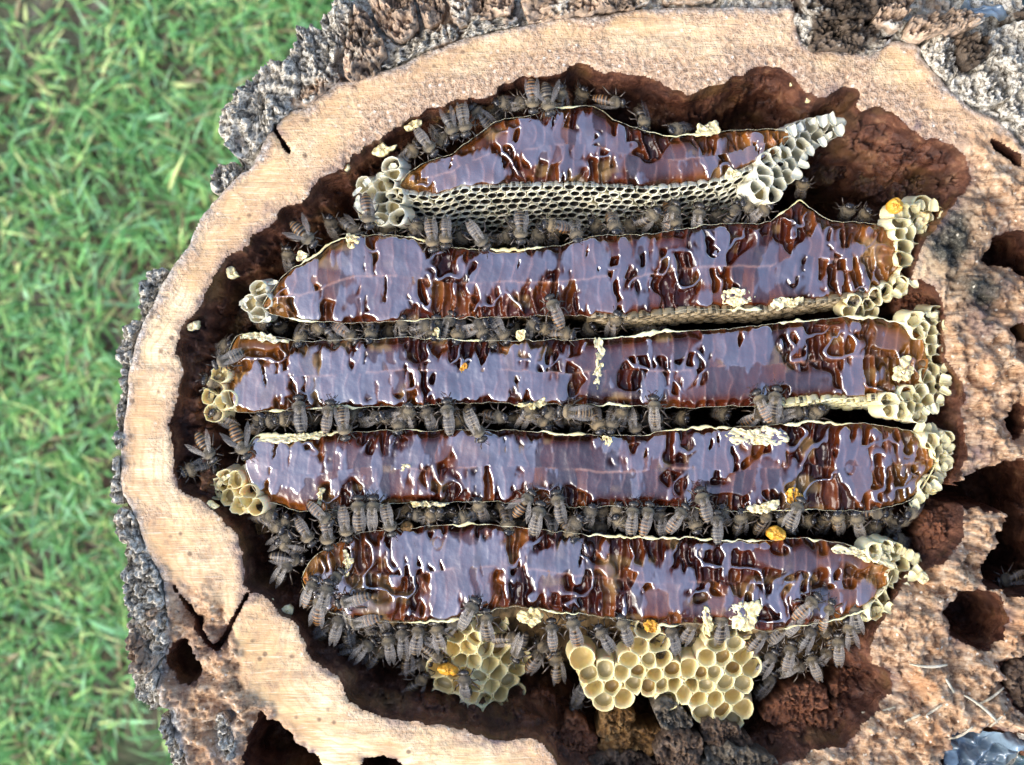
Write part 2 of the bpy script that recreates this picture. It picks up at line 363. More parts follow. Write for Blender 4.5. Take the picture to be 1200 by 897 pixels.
# ================================================================== the hollow log
WOOD = [(398,90),(361,124),(334,134),(301,174),(294,200),(278,204),(254,234),(231,257),(221,288),(207,303),(187,337),(167,377),(157,400),(150,440),(147,487),(142,520),
 (140,554),(147,588),(154,597),(167,634),(187,674),(197,707),(198,735),(187,778),(184,814),(197,841),(214,881),(230,910),(300,965),(420,1000),(600,1010),(800,1005),(1000,985),(1150,930),(1235,820),
 (1270,640),(1270,420),(1240,250),(1198,164),(1168,140),(1134,124),(1108,97),(1081,70),(1081,50),(1047,47),(1041,53),(1017,64),(984,58),(944,57),(932,30),(932,6),(900,10),(798,7),(768,10),
 (701,17),(641,23),(600,33),(550,43),(510,57),(443,87),(400,97)]
BARK = [(398,-12),(368,28),(346,32),(348,50),(334,67),(311,77),(284,100),(264,127),(254,147),(262,170),(276,187),(261,190),(246,207),(249,224),(240,240),(214,290),(197,311),(167,323),(160,363),
 (140,383),(134,417),(142,434),(139,474),(132,500),(137,527),(139,554),(125,571),(134,591),(137,597),(134,620),(146,644),(144,681),(150,717),(150,774),(160,814),(184,838),(194,871),(200,905),
 (280,985),(420,1030),(600,1040),(800,1035),(1000,1015),(1170,955),(1260,830),(1296,640),(1296,420),(1275,220),(1250,40),(1180,-40),(1000,-60),(700,-58),(500,-50)]
CAV = [(268,300),(247,333),(231,363),(214,377),(204,410),(215,427),(207,467),(201,487),(201,534),(204,567),(231,584),(247,598),(274,620),(281,640),(284,674),(291,694),(311,700),(334,721),
 (354,741),(358,771),(385,788),(400,797),(410,827),(443,838),(477,848),(514,851),(557,861),(587,868),(621,863),(647,881),(656,905),(700,925),(800,930),(890,915),(927,899),(960,885),(1001,871),
 (1014,848),(1041,824),(1051,811),(1047,788),(1027,781),(1021,761),(1031,737),(1044,721),(1054,701),(1067,684),(1084,674),(1108,660),(1128,640),(1136,608),(1134,585),(1118,565),(1134,552),(1138,530),(1131,500),
 (1136,477),(1128,444),(1114,427),(1111,387),(1108,360),(1101,340),(1087,330),(1067,327),(1080,290),(1100,262),(1114,247),(1134,221),(1144,194),(1118,167),(1091,160),(1074,157),(1054,134),(1027,125),(1004,130),
 (1006,104),(984,104),(950,118),(924,80),(897,75),(867,87),(833,104),(800,110),(755,87),(714,87),(694,77),(671,75),(661,87),(634,87),(587,97),(577,114),(534,114),(510,127),(484,137),
 (450,157),(430,174),(407,187),(398,200),(375,207),(361,234),(328,244),(324,261),(298,271),(288,288)]
HOLES = [
 # polygon, depth m, wall softness px, ragged px
 ([(197,757),(214,749),(227,761),(232,784),(231,801),(214,806),(201,794),(190,781)], .028, 7, 2),
 ([(200,684),(205,687),(222,713),(248,754),(253,756),(284,703),(289,693),(293,695),(277,722),(259,760),(254,766),(245,762),(216,719)], .012, 2, 1.6),
 ([(314,143),(318,143),(330,160),(341,176),(337,180),(326,164)], .008, 1.5, 1),
 ([(301,836),(314,838),(334,858),(354,875),(371,888),(390,910),(300,925),(281,899),(288,871)], .05, 12, 3),
 ([(420,893),(445,886),(470,892),(480,915),(430,925)], .05, 10, 2),
 ([(1092,579),(1130,562),(1150,549),(1215,534),(1240,560),(1240,690),(1200,705),(1185,700),(1180,690),(1150,690),(1156,662),(1170,640),(1181,606),(1178,600),(1140,596),(1095,592)], .075, 9, 3),
 ([(1128,694),(1151,689),(1178,701),(1186,724),(1175,754),(1161,766),(1131,757),(1113,741),(1111,714)], .038, 12, 2),
 ([(1160,164),(1166,160),(1180,172),(1200,184),(1200,198),(1184,186),(1164,173)], .012, 4, 2),
 ([(1162,290),(1170,276),(1190,268),(1215,270),(1215,335),(1196,318),(1180,312),(1160,308)], .035, 7, 3),
 ([(1186,480),(1205,470),(1210,510),(1195,520),(1183,500)], .03, 6, 2),
 ([(934,-4),(934,30),(944,55),(984,56),(1017,62),(1041,52),(1062,10),(1050,-30),(930,-30)], .012, 6, 2),
 ([(1196,600),(1215,600),(1215,680),(1196,680)], .06, 8, 2),
 ([(1188,380),(1205,375),(1206,402),(1190,398)], .02, 5, 2),
 ([(1108,866),(1150,858),(1215,862),(1215,930),(1110,930)], .03, 7, 3),
 ([(1170,790),(1190,775),(1215,760),(1215,850),(1190,830)], .014, 8, 3),
]
STEP = 2.0
xs = np.arange(112, 1304, STEP); ys = np.arange(-66, 1046, STEP)
GX, GY = np.meshgrid(xs, ys); ny, nx = GX.shape
rag = fbm(GX/26, GY/26, 4, 40)
dw = sd_poly(GX, GY, chaikin(WOOD, 1)) + rag*3.0
db = sd_poly(GX, GY, chaikin(BARK, 1)) + fbm(GX/14, GY/14, 4, 41)*4.5
dc = sd_poly(GX, GY, chaikin(CAV, 1)) + fbm(GX/18, GY/18, 4, 42)*5.0 + fbm(GX/6, GY/6, 2, 43)*1.6
dh = dc.copy(); zh = np.zeros_like(GX)
e = np.maximum(-dc, 0)
ledge = sst(330, 230, GX)*sst(350, 420, GY)*sst(640, 560, GY)
right = np.exp(-(((GX-1050)/85)**2+((GY-190)/70)**2))
cav = 0.012*(1-np.exp(-e/4)) + 0.11*sst(0, 110, e)
cav_l = 0.008*(1-np.exp(-e/4)) + 0.018*sst(10, 90, e) + 0.05*sst(70, 130, e)
cav_r = 0.010*(1-np.exp(-e/4)) + 0.040*sst(0, 110, e) + 0.05*sst(85, 130, e)
bot = sst(800, 850, GY)*sst(860, 930, GX)
cav = cav*(1-ledge)+cav_l*ledge; cav = cav*(1-right)+cav_r*right
wav = fbm(GX/30, GY/22, 5, 77)+0.5*fbm(GX/9, GY/7, 3, 78)+0.45*np.round(2.5*fbm(GX/34, GY/26, 3, 79))-0.7*sst(.12, 0, np.abs(fbm(GX/24, GY/17, 3, 76)))
zh = -cav + np.minimum(e/12, 1)*0.0055*wav
for i, (poly, dep, soft, rg) in enumerate(HOLES):
    P = np.array(poly); x0, y0 = P.min(0)-20; x1, y1 = P.max(0)+20
    jj = np.where((xs > x0) & (xs < x1))[0]; ii = np.where((ys > y0) & (ys < y1))[0]
    sl_ = np.s_[ii[0]:ii[-1]+1, jj[0]:jj[-1]+1]
    d = sd_poly(GX[sl_], GY[sl_], chaikin(poly, 1)) + fbm(GX[sl_]/10, GY[sl_]/10, 3, 50+i)*rg*1.7 + fbm(GX[sl_]/4, GY[sl_]/4, 2, 80+i)*min(rg, 2)*0.6
    z = -dep*(1-np.exp(-np.maximum(-d, 0)/soft)) + np.minimum(np.maximum(-d, 0)/12, 1)*0.003*wav[sl_]
    use = d < dh[sl_]
    zh[sl_] = np.where((d < 0), np.minimum(z, np.where(dh[sl_] < 0, zh[sl_], 0)), zh[sl_]); dh[sl_] = np.minimum(dh[sl_], d)
# snap grid vertices onto the three contours
PX, PY = GX.copy(), GY.copy()
def snap(d, ok):
    gy_, gx_ = np.gradient(d, STEP); g = np.sqrt(gx_**2+gy_**2)+1e-6; g = np.maximum(g, 0.5)
    m = (np.abs(d/g) < STEP*0.55) & ok
    PX[m] = (GX-gx_/g*d/g)[m]; PY[m] = (GY-gy_/g*d/g)[m]; return m
m_h = snap(dh, dw < 8)
m_w = snap(dw, ~m_h); m_b = snap(db, ~m_h & ~m_w)
# zone weights on the sawn face
rot = np.clip(sst(1075, 1135, GX+0.12*(GY-300)+rag*40)*sst(120, 260, GY+rag*40) + sst(950, 1040, GX+rag*30)*sst(660, 740, GY+rag*30) + sst(860, 930, GX)*sst(840, 890, GY), 0, 1)
rot = np.maximum(rot, 0.95*sst(10, -14, GX-(248+np.maximum(GY-690, 0)*0.42)+rag*24)*sst(670, 720, GY+rag*20))
rough = np.exp(-np.maximum(dc+rag*10, 0)/30)*sst(340, 460, GX)*sst(300, 200, GY)*1.5 + np.exp(-np.maximum(dc+rag*8, 0)/12)*0.8 + 0.35*sst(0.0, 0.5, rag) + 0.55*sst(-18, -3, dw+rag*8)
rough = np.clip(np.maximum(rough, 0.7*sst(300, 370, GX)*sst(420, 330, GX)*sst(260, 180, GY)), 0, 1)*(1-rot)
stain = np.clip(1.5*np.exp(-(((GX-1112)/32)**2+((GY-275)/45)**2)) + 1.1*np.exp(-(((GX-1150)/30)**2+((GY-345)/30)**2)*1.5)+rag*0.5*np.exp(-(((GX-1120)/60)**2+((GY-300)/80)**2)), 0, 1)
lich = np.clip(1.4*np.exp(-(((GX-262)/16)**2+((GY-865)/32)**2)) + 1.1*np.exp(-(((GX-205)/14)**2+((GY-865)/40)**2)) + 0.5*sst(-8, 0, dw)+rag*0.4*sst(0.1, 0.5, rag), 0, 1)*sst(0.1, -0.3, -np.abs(rag)-0.0)
lich = np.clip(1.4*np.exp(-(((GX-262)/14)**2+((GY-868)/32)**2)) + 1.2*np.exp(-(((GX-204)/12)**2+((GY-870)/40)**2)) + 0.7*sst(-9, 0, dw+rag*6), 0, 1)
wet = np.exp(-np.maximum(dh+rag*4, 0)/6)*sst(-0.2, 0.3, fbm(GX/38, GY/38, 3, 90)+0.08)
for (cx, cy, rx, ry) in [(590,868,55,16),(477,845,40,9),(1150,535,26,22),(1060,150,40,12),(990,108,25,10),(330,250,22,12),(1150,375,16,30),(1120,590,10,30),(1180,300,16,40),(960,800,8,8),(1042,795,9,24)]:
    wet = np.maximum(wet, 1.1*np.exp(-(((GX-cx)/rx)**2+((GY-cy)/ry)**2))*sst(-0.35, 0.15, fbm(GX/16, GY/16, 3, 91)))
wet = np.clip(wet, 0, 1)
# relief of the sawn face
g1 = fbm(GX/5, GY/5, 3, 60); g2 = fbm(GX/22, GY/22, 5, 61); g3 = fbm(GX/60, GY/14, 3, 62)
ztop = 0.0006*g3 + rough*0.0006*g1 + 0.0003*g2 + rot*(0.0055*g2+0.0006*g1+0.0008*fbm(GX/7, GY/7, 3, 66)) + stain*0.002*g1
ztop -= 0.0009*np.exp(-np.maximum(dh, 0)/2.5)+0.004*rot*np.exp(-np.maximum(dh, 0)/14)
ztop += rot*0.0022*np.round(2.6*fbm(GX/20, GY/15, 4, 67))/1.3 + rot*0.0006*np.abs(fbm(GX/9, GY/9, 3, 68)) + rot*0.004*np.abs(fbm((GX+GY*.5)/46, (GY-GX*.5)/20, 3, 69))
ztop -= 0.0008*sst(-3, 0, dw)
# big split where the left limb of the ring leaves the trunk
ztop -= 0.004*sst(205, 262, GX)*sst(300, 240, GX)*sst(790, 840, GY)*sst(930, 860, GY)
zbk = -0.004 + 0.008*fbm(GX/24, GY/24, 5, 63) + 0.003*fbm(GX/6, GY/6, 3, 64) - 0.012*sst(-14, 0, db) - 0.004*sst(40, 0, dw)*0.3
zone_c = (dh < 0) & ~m_h; zone_b = (dw > 0) & ~m_w & ~zone_c
Z = np.where(zone_c, zh-0.0028, np.where(zone_b, zbk, ztop)); Z[m_w & ~zone_c] = ztop[m_w & ~zone_c]
idx = np.arange(ny*nx).reshape(ny, nx)
F = np.stack([idx[:-1, :-1], idx[1:, :-1], idx[1:, 1:], idx[:-1, 1:]], -1).reshape(-1, 4)
fc = zone_c.ravel()[F].any(1); outb = ((db > 0) & ~m_b).ravel()[F].any(1)
fb = zone_b.ravel()[F].any(1) & ~fc & ~outb; ft = ~fc & ~fb & ~outb & (dw.ravel()[F] < STEP).all(1); fc &= ~outb
WX, WY = XY(PX, PY); VV = np.stack([WX, WY, Z], -1).reshape(-1, 3)
A = dict(ringd=(dw+rag*6).ravel(), rough=rough.ravel(), rot=rot.ravel(), wet=wet.ravel(), stain=stain.ravel(), lichen=lich.ravel())
log = empty('hollow_log', (0.03, 0, GROUND))
tag(log, 'hollow standing log sawn across, pale wood ring with grey lichen bark', 'log')
def sub(name, mask, mat, attrs):
    f = F[mask]; u, inv = np.unique(f, return_inverse=True)
    return obj(name, VV[u], inv.reshape(-1, 4), mat, log, attrs={k: v[u] for k, v in attrs.items()})
sub('sawn_face', ft, M['wood'], A); sub('cavity_wall', fc, M['cavity'], {}); sub('bark_edge', fb, M['bark'], {})
def zlog(px, py):
    j = int(np.clip((px-xs[0])/STEP, 0, nx-1)); i = int(np.clip((py-ys[0])/STEP, 0, ny-1)); return float(Z[i, j])
# the trunk below the cut
ring = resample(chaikin(BARK, 2), 6); n = len(ring); rows = 40; V = []
cxy = np.array([690, 470.])
for r_ in range(rows+1):
    t = r_/rows; z = -0.012+(GROUND-0.02+0.012)*t
    s_ = 0.985 - 0.02*math.sin(t*3) + 0.05*t
    th = np.arange(n)/n*60
    q = cxy+(ring-cxy)*(s_+0.018*fbm(th*1.2, np.full(n, t*7), 4, 70))[:, None]
    X_, Y_ = XY(q[:, 0], q[:, 1]); V.append(np.stack([X_, Y_, np.full(n, z)], 1))
obj('trunk_bark', np.concatenate(V), grid_faces(rows+1, n, True), M['bark'], log)

# ------------------------------------------------------------------ blobs: bark plates, lumps, flakes
def blob(name, poly, z, thick, mat, parent=None, dome=0.002, rough=0.001, seed=0, rings=9, step=3.5, edge=1.6, tilt=(0, 0), nscale=9, persp=True, sharp=2.2, crack=0.0):
    P = resample(chaikin(poly, 1), step); n = len(P)
    nrm = np.roll(P, -1, 0)-np.roll(P, 1, 0); nrm = np.stack([nrm[:, 1], -nrm[:, 0]], 1)/(np.hypot(*nrm.T)[:, None]+1e-6)
    P = P+nrm*(edge*fbm(P[:, 0]/7, P[:, 1]/7, 3, seed)+crack*500*(vn(P[:, 0]/11, P[:, 1]/11, seed+2)-.45))[:, None]; c = P.mean(0)
    V = []; f = (H-z)/H if persp else 1.0
    for k in range(1, rings+1):
        t = k/rings; q = c+(P-c)*t
        zz = z+dome*(1-t**sharp)+rough*fbm(q[:, 0]/nscale, q[:, 1]/nscale, 4, seed+5)+rough*0.4*fbm(q[:, 0]/3, q[:, 1]/3, 2, seed+9)
        if crack: zz = zz-crack*sst(.16, .0, np.abs(fbm(q[:, 0]/15, q[:, 1]/15, 3, seed+21)))-crack*.7*sst(.2, 0., np.abs(fbm(q[:, 0]/8, q[:, 1]/22, 2, seed+23)))+crack*.8*np.round(2.2*fbm(q[:, 0]/20, q[:, 1]/20, 2, seed+25))
        zz = zz+(q[:, 0]-c[0])*S*tilt[0]-(q[:, 1]-c[1])*S*tilt[1]
        V.append(np.stack([(q[:, 0]-600)*S*f, (448.5-q[:, 1])*S*f, zz], 1))
    last = V[-1].copy(); last[:, 2] -= thick*0.35; c3 = np.array([(c[0]-600)*S*f, (448.5-c[1])*S*f, z])
    for sc_, dz in ((0.995, 0.35), (0.95, 0.8), (0.8, 1.0)):
        l = c3+(V[rings-1]-c3)*sc_; l[:, 2] = V[rings-1][:, 2]-thick*dz; V.append(l)
    nr = len(V); VV_ = np.concatenate(V+[np.array([[c3[0], c3[1], z+dome+rough*0.3], [c3[0], c3[1], z-thick]])])
    Fq = [tuple(int(i) for i in q[::-1]) for q in grid_faces(nr, n, True)]
    a, b = nr*n, nr*n+1
    Fq += [(a, (k+1) % n, k) for k in range(n)] + [(b, (nr-1)*n+k, (nr-1)*n+(k+1) % n) for k in range(n)]
    if parent is None:
        base = Vector((c3[0], c3[1], z-thick)); VV_ = VV_-np.array(base)
        o = obj(name, VV_, Fq, mat); o.location = base; LOC[o.name] = tuple(base); return o
    return obj(name, VV_, Fq, mat, parent)

PLATES = [ # outline, z, material
 ([(254,147),(264,127),(284,100),(311,77),(334,67),(345,75),(352,95),(345,120),(330,134),(312,150),(300,172),(285,183),(268,172)], .002, 'lichen'),
 ([(246,207),(261,190),(276,190),(280,203),(262,226),(250,224)], -.002, 'lichen'),
 ([(334,67),(351,50),(346,32),(368,30),(385,42),(395,60),(380,85),(365,100),(350,90)], .003, 'lichen'),
 ([(355,95),(375,85),(392,80),(398,92),(372,112),(360,122),(350,115)], .003, 'bark'),
 ([(368,30),(398,-5),(412,-4),(408,35),(400,60),(388,45)], .003, 'lichen'),
 ([(412,8),(425,5),(450,50),(455,60),(440,85),(420,92),(405,95),(398,75),(410,40)], .002, 'brown'),
 ([(424,-18),(480,-18),(492,28),(480,48),(457,47),(440,25)], .003, 'brown'),
 ([(486,-18),(517,-18),(521,20),(508,30),(495,28)], .002, 'brown'),
 ([(522,-18),(605,-18),(604,12),(580,18),(540,28),(528,25)], .003, 'brown'),
 ([(607,-16),(690,-18),(770,-16),(760,4),(700,12),(640,20),(612,24)], .002, 'brown'),
 ([(455,62),(500,38),(550,25),(600,22),(605,31),(545,42),(500,55),(448,82)], .001, 'bark'),
 ([(775,-18),(850,-18),(850,-4),(780,2)], .001, 'brown'),
 ([(197,313),(167,323),(163,345),(160,363),(168,372),(182,335)], -.001, 'lichen'),
 ([(140,383),(134,417),(140,432),(151,430),(154,400),(163,375)], -.001, 'lichen'),
 ([(143,434),(139,474),(132,500),(138,525),(145,520),(147,480),(151,440)], -.002, 'lichen'),
 ([(137,530),(139,554),(125,571),(132,592),(145,590),(141,555)], -.001, 'lichen'),
 ([(137,597),(134,620),(147,644),(150,665),(175,668),(164,634),(153,597)], -.001, 'bark'),
 ([(147,644),(144,681),(150,717),(175,728),(194,707),(184,674),(172,655)], .001, 'lichen'),
 ([(150,717),(150,774),(165,790),(185,778),(197,745),(193,712)], .001, 'bark'),
 ([(150,778),(160,814),(184,838),(184,815),(185,782)], -.001, 'lichen'),
 ([(184,840),(194,871),(197,900),(222,908),(210,880),(195,842)], .001, 'lichen'),
 ([(250,842),(262,838),(272,860),(276,885),(268,893),(256,870)], .001, 'lichen'),
 ([(935,8),(936,30),(944,56),(984,57),(1017,63),(1040,52),(1035,35),(1010,26),(960,24)], .003, 'darkbark'),
 ([(934,-14),(1035,-14),(1040,8),(1020,20),(985,20),(950,18)], .006, 'darkbark'),
 ([(1040,-14),(1075,-10),(1062,22),(1047,40),(1039,30),(1024,24)], .005, 'brown'),
 ([(1060,36),(1075,12),(1100,16),(1125,6),(1158,20),(1150,31),(1100,39),(1075,43)], .008, 'brown'),
 ([(1084,46),(1110,36),(1122,44),(1128,70),(1120,90),(1108,92),(1084,68)], .002, 'lichen'),
 ([(1126,46),(1150,38),(1158,60),(1142,82),(1130,74)], .006, 'darkbark'),
 ([(1160,34),(1200,24),(1240,50),(1240,90),(1200,86),(1172,74),(1160,56)], .005, 'lichen'),
 ([(1112,94),(1142,86),(1160,66),(1178,80),(1186,112),(1160,124),(1140,118)], .002, 'lichen'),
 ([(1182,84),(1212,90),(1240,96),(1240,150),(1206,146),(1176,128),(1188,112)], .004, 'lichen'),
 ([(1186,140),(1206,150),(1240,158),(1240,230),(1206,166)], .001, 'bark'),
 ([(1180,20),(1240,-8),(1240,40),(1200,22)], .003, 'darkbark'),
]
for i, (p, z, m) in enumerate(PLATES):
    pc = np.mean(p, 0); blob('bark_plate', pc+(np.array(p)-pc)*(0.97 if m == 'brown' else 1.05), z+(0.003 if m == 'brown' else 0), 0.016, M[m], log, dome=0.0006, rough=0.0042, seed=200+i, edge=3.4, step=1.8, rings=22, nscale=9, sharp=7, crack=0.0032)
LUMPS = [ # name, outline, z, thickness, material, tilt
 ('wood_block', [(893,838),(925,806),(950,800),(968,803),(972,822),(962,838),(930,850),(900,852)], -.022, .03, 'redwood', (0.1, -0.15)),
 ('wood_block', [(905,862),(940,845),(970,833),(990,838),(1002,856),(985,868),(950,880),(925,885),(908,880)], -.020, .03, 'redwood', (0.1, -0.2)),
 ('wood_block', [(985,790),(1010,782),(1030,800),(1028,822),(1004,832),(980,822),(970,805)], -.026, .03, 'redwood', (-0.2, 0)),
 ('wood_block', [(1005,845),(975,836),(1000,828),(1035,815),(1042,806),(1046,816),(1036,832),(1018,846)], -.017, .02, 'cavity', (0, 0)),
 ('rotten_lump', [(605,835),(620,815),(640,808),(652,822),(660,842),(655,862),(640,868),(622,858),(608,852)], -.034, .03, 'redwood', (0.2, 0)),
 ('rotten_lump', [(655,850),(672,838),(690,848),(700,870),(700,905),(660,905),(650,880)], -.020, .03, 'redwood', (0, 0)),
 ('rotten_lump', [(700,846),(712,832),(735,828),(748,838),(742,858),(722,868),(702,866)], -.018, .03, 'amberwood', (0, 0)),
 ('rotten_lump', [(764,822),(778,818),(800,832),(812,848),(800,862),(780,860),(768,842)], -.012, .03, 'greylump', (0, 0)),
 ('rotten_lump', [(770,872),(790,856),(815,858),(824,876),(820,905),(770,905)], -.008, .03, 'propolis', (0, 0)),
 ('rotten_lump', [(816,842),(850,842),(880,866),(884,885),(850,888),(826,876)], -.014, .03, 'propolis', (0, 0)),
 ('amber_ledge', [(702,868),(745,852),(790,862),(772,884),(735,882),(700,890)], -.020, .03, 'amberwood', (0, 0)),
 ('rotten_lump', [(690,884),(730,880),(768,886),(768,915),(690,915)], -.018, .03, 'propolis', (0, 0)),
 ('rotten_lump', [(822,882),(860,874),(896,884),(920,898),(900,925),(824,920)], -.008, .03, 'greylump', (0, 0)),
 ('amber_ledge', [(505,128),(535,116),(576,112),(583,122),(545,130),(518,142),(508,140)], -.010, .02, 'amberwood', (0, 0.3)),
 ('amber_ledge', [(245,598),(262,588),(300,592),(322,606),(316,626),(290,622),(262,615)], -.020, .03, 'amberwood', (0.2, 0)),
 ('wood_block', [(1078,600),(1110,592),(1134,596),(1132,625),(1112,645),(1088,658),(1072,640)], -.014, .03, 'redwood', (-0.2, 0)),
 ('wood_block', [(958,180),(985,140),(1020,128),(1050,140),(1072,160),(1050,188),(1010,200),(975,215),(955,212)], -.030, .04, 'fibre', (0.5, 0.2)),
 ('wood_block', [(1000,205),(1050,190),(1078,165),(1120,172),(1138,196),(1116,235),(1080,240),(1030,236)], -.026, .04, 'fibre', (0.4, 0.1)),
 ('wood_block', [(1042,350),(1062,330),(1090,333),(1104,348),(1106,366),(1080,374),(1050,370)], -.014, .03, 'redwood', (-0.2, 0)),
 ('wood_block', [(216,470),(250,478),(258,500),(254,530),(225,538),(208,520)], -.026, .03, 'fibre', (0.3, 0)),
 ('wood_block', [(240,362),(275,350),(300,368),(288,396),(258,405),(236,390)], -.030, .03, 'fibre', (0.3, 0)),
 ('wood_block', [(300,262),(345,240),(372,246),(352,276),(320,300),(296,296)], -.024, .03, 'fibre', (0.3, -0.3)),
 ('black_knot', [(1172,796),(1186,776),(1215,768),(1215,848),(1195,828)], -.004, .02, 'propolis', (0, 0)),
]
for i, (nm, p, z, th, m, tl) in enumerate(LUMPS):
    blob(nm, p, z, th, M[m], log, dome=0.001, rough=0.0036, seed=300+i, edge=6, step=2.0, rings=20, tilt=tl, nscale=17, sharp=5, crack=0.0016)
SCRAPS = [([(432,180),(444,172),(448,164),(454,172),(468,168),(458,178),(446,186)],'wax',-.006),([(263,318),(270,311),(276,318),(282,325),(274,324),(268,328)],'wax',-.006),([(240,592),(246,584),(250,590),(258,594),(250,600),(244,606)],'wax',-.002),
 ([(471,150),(480,141),(496,138),(492,148),(478,154)],'ywax',-.004),([(216,382),(232,374),(234,382),(222,390)],'wax',-.004),([(328,716),(336,708),(346,712),(340,722),(332,722)],'wax',-.006),([(310,706),(318,700),(322,708),(314,712)],'wax',-.004),
 ([(388,790),(396,785),(402,794),(394,800)],'wax',-.007),([(925,90),(936,84),(946,100),(956,108),(950,122),(942,112),(932,108)],'wax',-.007),([(1070,262),(1078,250),(1090,248),(1086,262),(1076,270)],'wax',-.008),([(398,196),(404,190),(410,196),(404,202)],'wax',-.003),([(1076,682),(1082,668),(1088,676),(1084,688)],'wax',-.001)]
for i, (p, m, z) in enumerate(SCRAPS):
    blob('wax_scrap', p, z, 0.004, M[m], log, dome=0.0006, rough=0.0012, seed=340+i, edge=3, step=1.5, rings=8, nscale=4)
# ================================================================== honeycombs
def curve(pts, x, seed, jag):
    p = np.array(sorted(pts), float); y = np.interp(x, p[:, 0], p[:, 1])
    k = np.ones(9)/9; y = np.convolve(np.pad(y, 4, 'edge'), k, 'valid')
    return y+jag*fbm(x/11, x*0+seed, 3, seed)
HULL = []
def comb(name, top, bot, label, seed, pool=0.0, spots=(), tilt_up=0.02, tilt_lo=0.05, depth=0.075, pale=0.0, rim=1.0, zc=-0.003, step=1.25, fade=30, inset=(0, 0, 0)):
    x0 = max(min(p[0] for p in top), min(p[0] for p in bot)); x1 = min(max(p[0] for p in top), max(p[0] for p in bot))
    nxx = int((x1-x0)/step); x = np.linspace(x0, x1, nxx)
    T = curve(top, x, seed, 2.2); B = curve(bot, x, seed+3, 2.2); mid = (T+B)/2
    endw = np.sqrt(np.clip(1-(1-np.clip(np.minimum(x-x0, x1-x)/14, 0, 1))**2, 0.02, 1)); T = mid+(T-mid)*endw; B = mid+(B-mid)*endw
    nv = 78; v = np.linspace(0, 1, nv)[:, None]
    X = np.repeat(x[None, :], nv, 0); Y = T+(B-T)*v
    half = (v > 0.5+0.05*fbm(x/60, x*0, 2, seed+1)[None, :]).astype(float)
    cw = 15.5; warp = 9*fbm(X/60, Y/50, 2, seed+7)+4.5*fbm(X/21, Y/26, 2, seed+8)
    cc = (X+warp+half*cw*0.5)/cw; ck = np.floor(cc); f = cc-ck
    rk = hsh(ck.astype(np.int64)+500, half.astype(np.int64), seed+2); rk2 = hsh(ck.astype(np.int64)+900, half.astype(np.int64), seed+4)
    fs = sst(0.25, 0.75, f); rn = hsh(ck.astype(np.int64)+501, half.astype(np.int64), seed+2); rks = rk*(1-fs)+rn*fs
    q = 0.95*fbm(X/44, Y/50, 3, seed+10) + 0.55*fbm(X/10, Y/42, 3, seed+11) + 0.55*(rks-0.5) + 0.34*fbm(X/15+.8*fbm(X/20, Y/20, 2, seed+5), Y/22, 2, seed+9) + 0.08*fbm(X/6, Y/10, 2, seed+12) - 0.06 - 0.12*sst(560, 950, X) + pool
    # single cells whose honey has run out: rounded slots that follow the cell columns
    ext = (B-T)[None, :]*0.5; vc_ = np.where(half > 0, v-0.5, 0.5-v)*2*ext          # distance from the midrib
    pk = hsh(ck.astype(np.int64)+77, half.astype(np.int64), seed+61); p2 = hsh(ck.astype(np.int64)+78, half.astype(np.int64), seed+62); p3 = hsh(ck.astype(np.int64)+79, half.astype(np.int64), seed+63)
    clus = fbm((ck*cw)/75, half*3.0, 3, seed+64)
    sx_ = np.abs(f-0.5+0.10*fbm(X/9, Y/11, 2, seed+65))*cw-cw*(0.26+0.2*p3); cy_ = ext*(0.2+0.6*p2); sy_ = np.abs(vc_-cy_)-ext*(0.25+0.55*p3)
    sdc = np.maximum(sx_, sy_)+np.maximum(0, np.minimum(sx_+3, sy_+3))*0.5+2.2*fbm(X/7, Y/12, 2, seed+66)
    slot = np.where(pk < 0.40+0.45*clus, sdc*0.10, 1.0)
    q = np.minimum(q, slot)
    for (sx, sy, rx, ry, a) in spots: q = q+a*np.exp(-(((X-sx)/rx)**2+((Y-sy)/ry)**2))
    rz = np.random.default_rng(seed+70)
    for kk in range(20):     # a few burst bubbles, many short slits along the cell walls
        bx = rz.uniform(x0+20, x1-20); kx = int((bx-x0)/step); by = rz.uniform(T[kx]+6, B[kx]-6)
        if kk < 2: br = rz.uniform(3.0, 6.5); bd = np.hypot(X-bx, (Y-by)/rz.uniform(1, 1.5)); q = q-1.0*np.exp(-((bd-br)/1.3)**2)
        else:
            lean = rz.uniform(-.25, .25); q = q-1.1*np.exp(-((X-bx-lean*(Y-by)+1.5*fbm(X/8, Y/8, 2, seed+kk))/rz.uniform(1.0, 2.6))**2-((Y-by)/rz.uniform(4, 15))**2)
    wvx = X+9*fbm(X/22, Y/22, 2, seed+91); wvy = Y+9*fbm(X/22, Y/22, 2, seed+92)
    web = np.abs(fbm(wvx/26, wvy/34, 2, seed+93)); on_ = sst(-.25, .15, fbm(X/50, Y/40, 2, seed+94))
    q = np.maximum(q, 0.22*on_*(0.07-web)/0.07)
    edge = np.minimum(v, 1-v)*(B-T)[None, :]; xe = np.minimum(X-x0, x1-X)
    q = q-0.9*np.exp(-edge/4.0)-0.5*np.exp(-xe/12)
    m = sst(-0.10, 0.14, q); m = m*(0.74+0.26*sst(-.45, .35, fbm(X/24, Y/36, 3, seed+81)))
    chan = np.sqrt(np.clip(1-(2*f-1)**2, 0, 1))
    dry = -0.0003-0.0026*chan*(0.08+0.92*sst(0, -0.4, q)) + 0.0005*fbm(X/4, Y/9, 3, seed+13) - 0.0010*np.clip(rk2-0.3, 0, 1)
    wl = np.exp(-((np.minimum(f, 1-f)*cw)/1.3)**2)
    wetz = 0.00030*fbm(X/26, Y/30, 2, seed+14) + 0.00007*fbm(X/7, Y/10, 2, seed+15) + 0.00005*wl
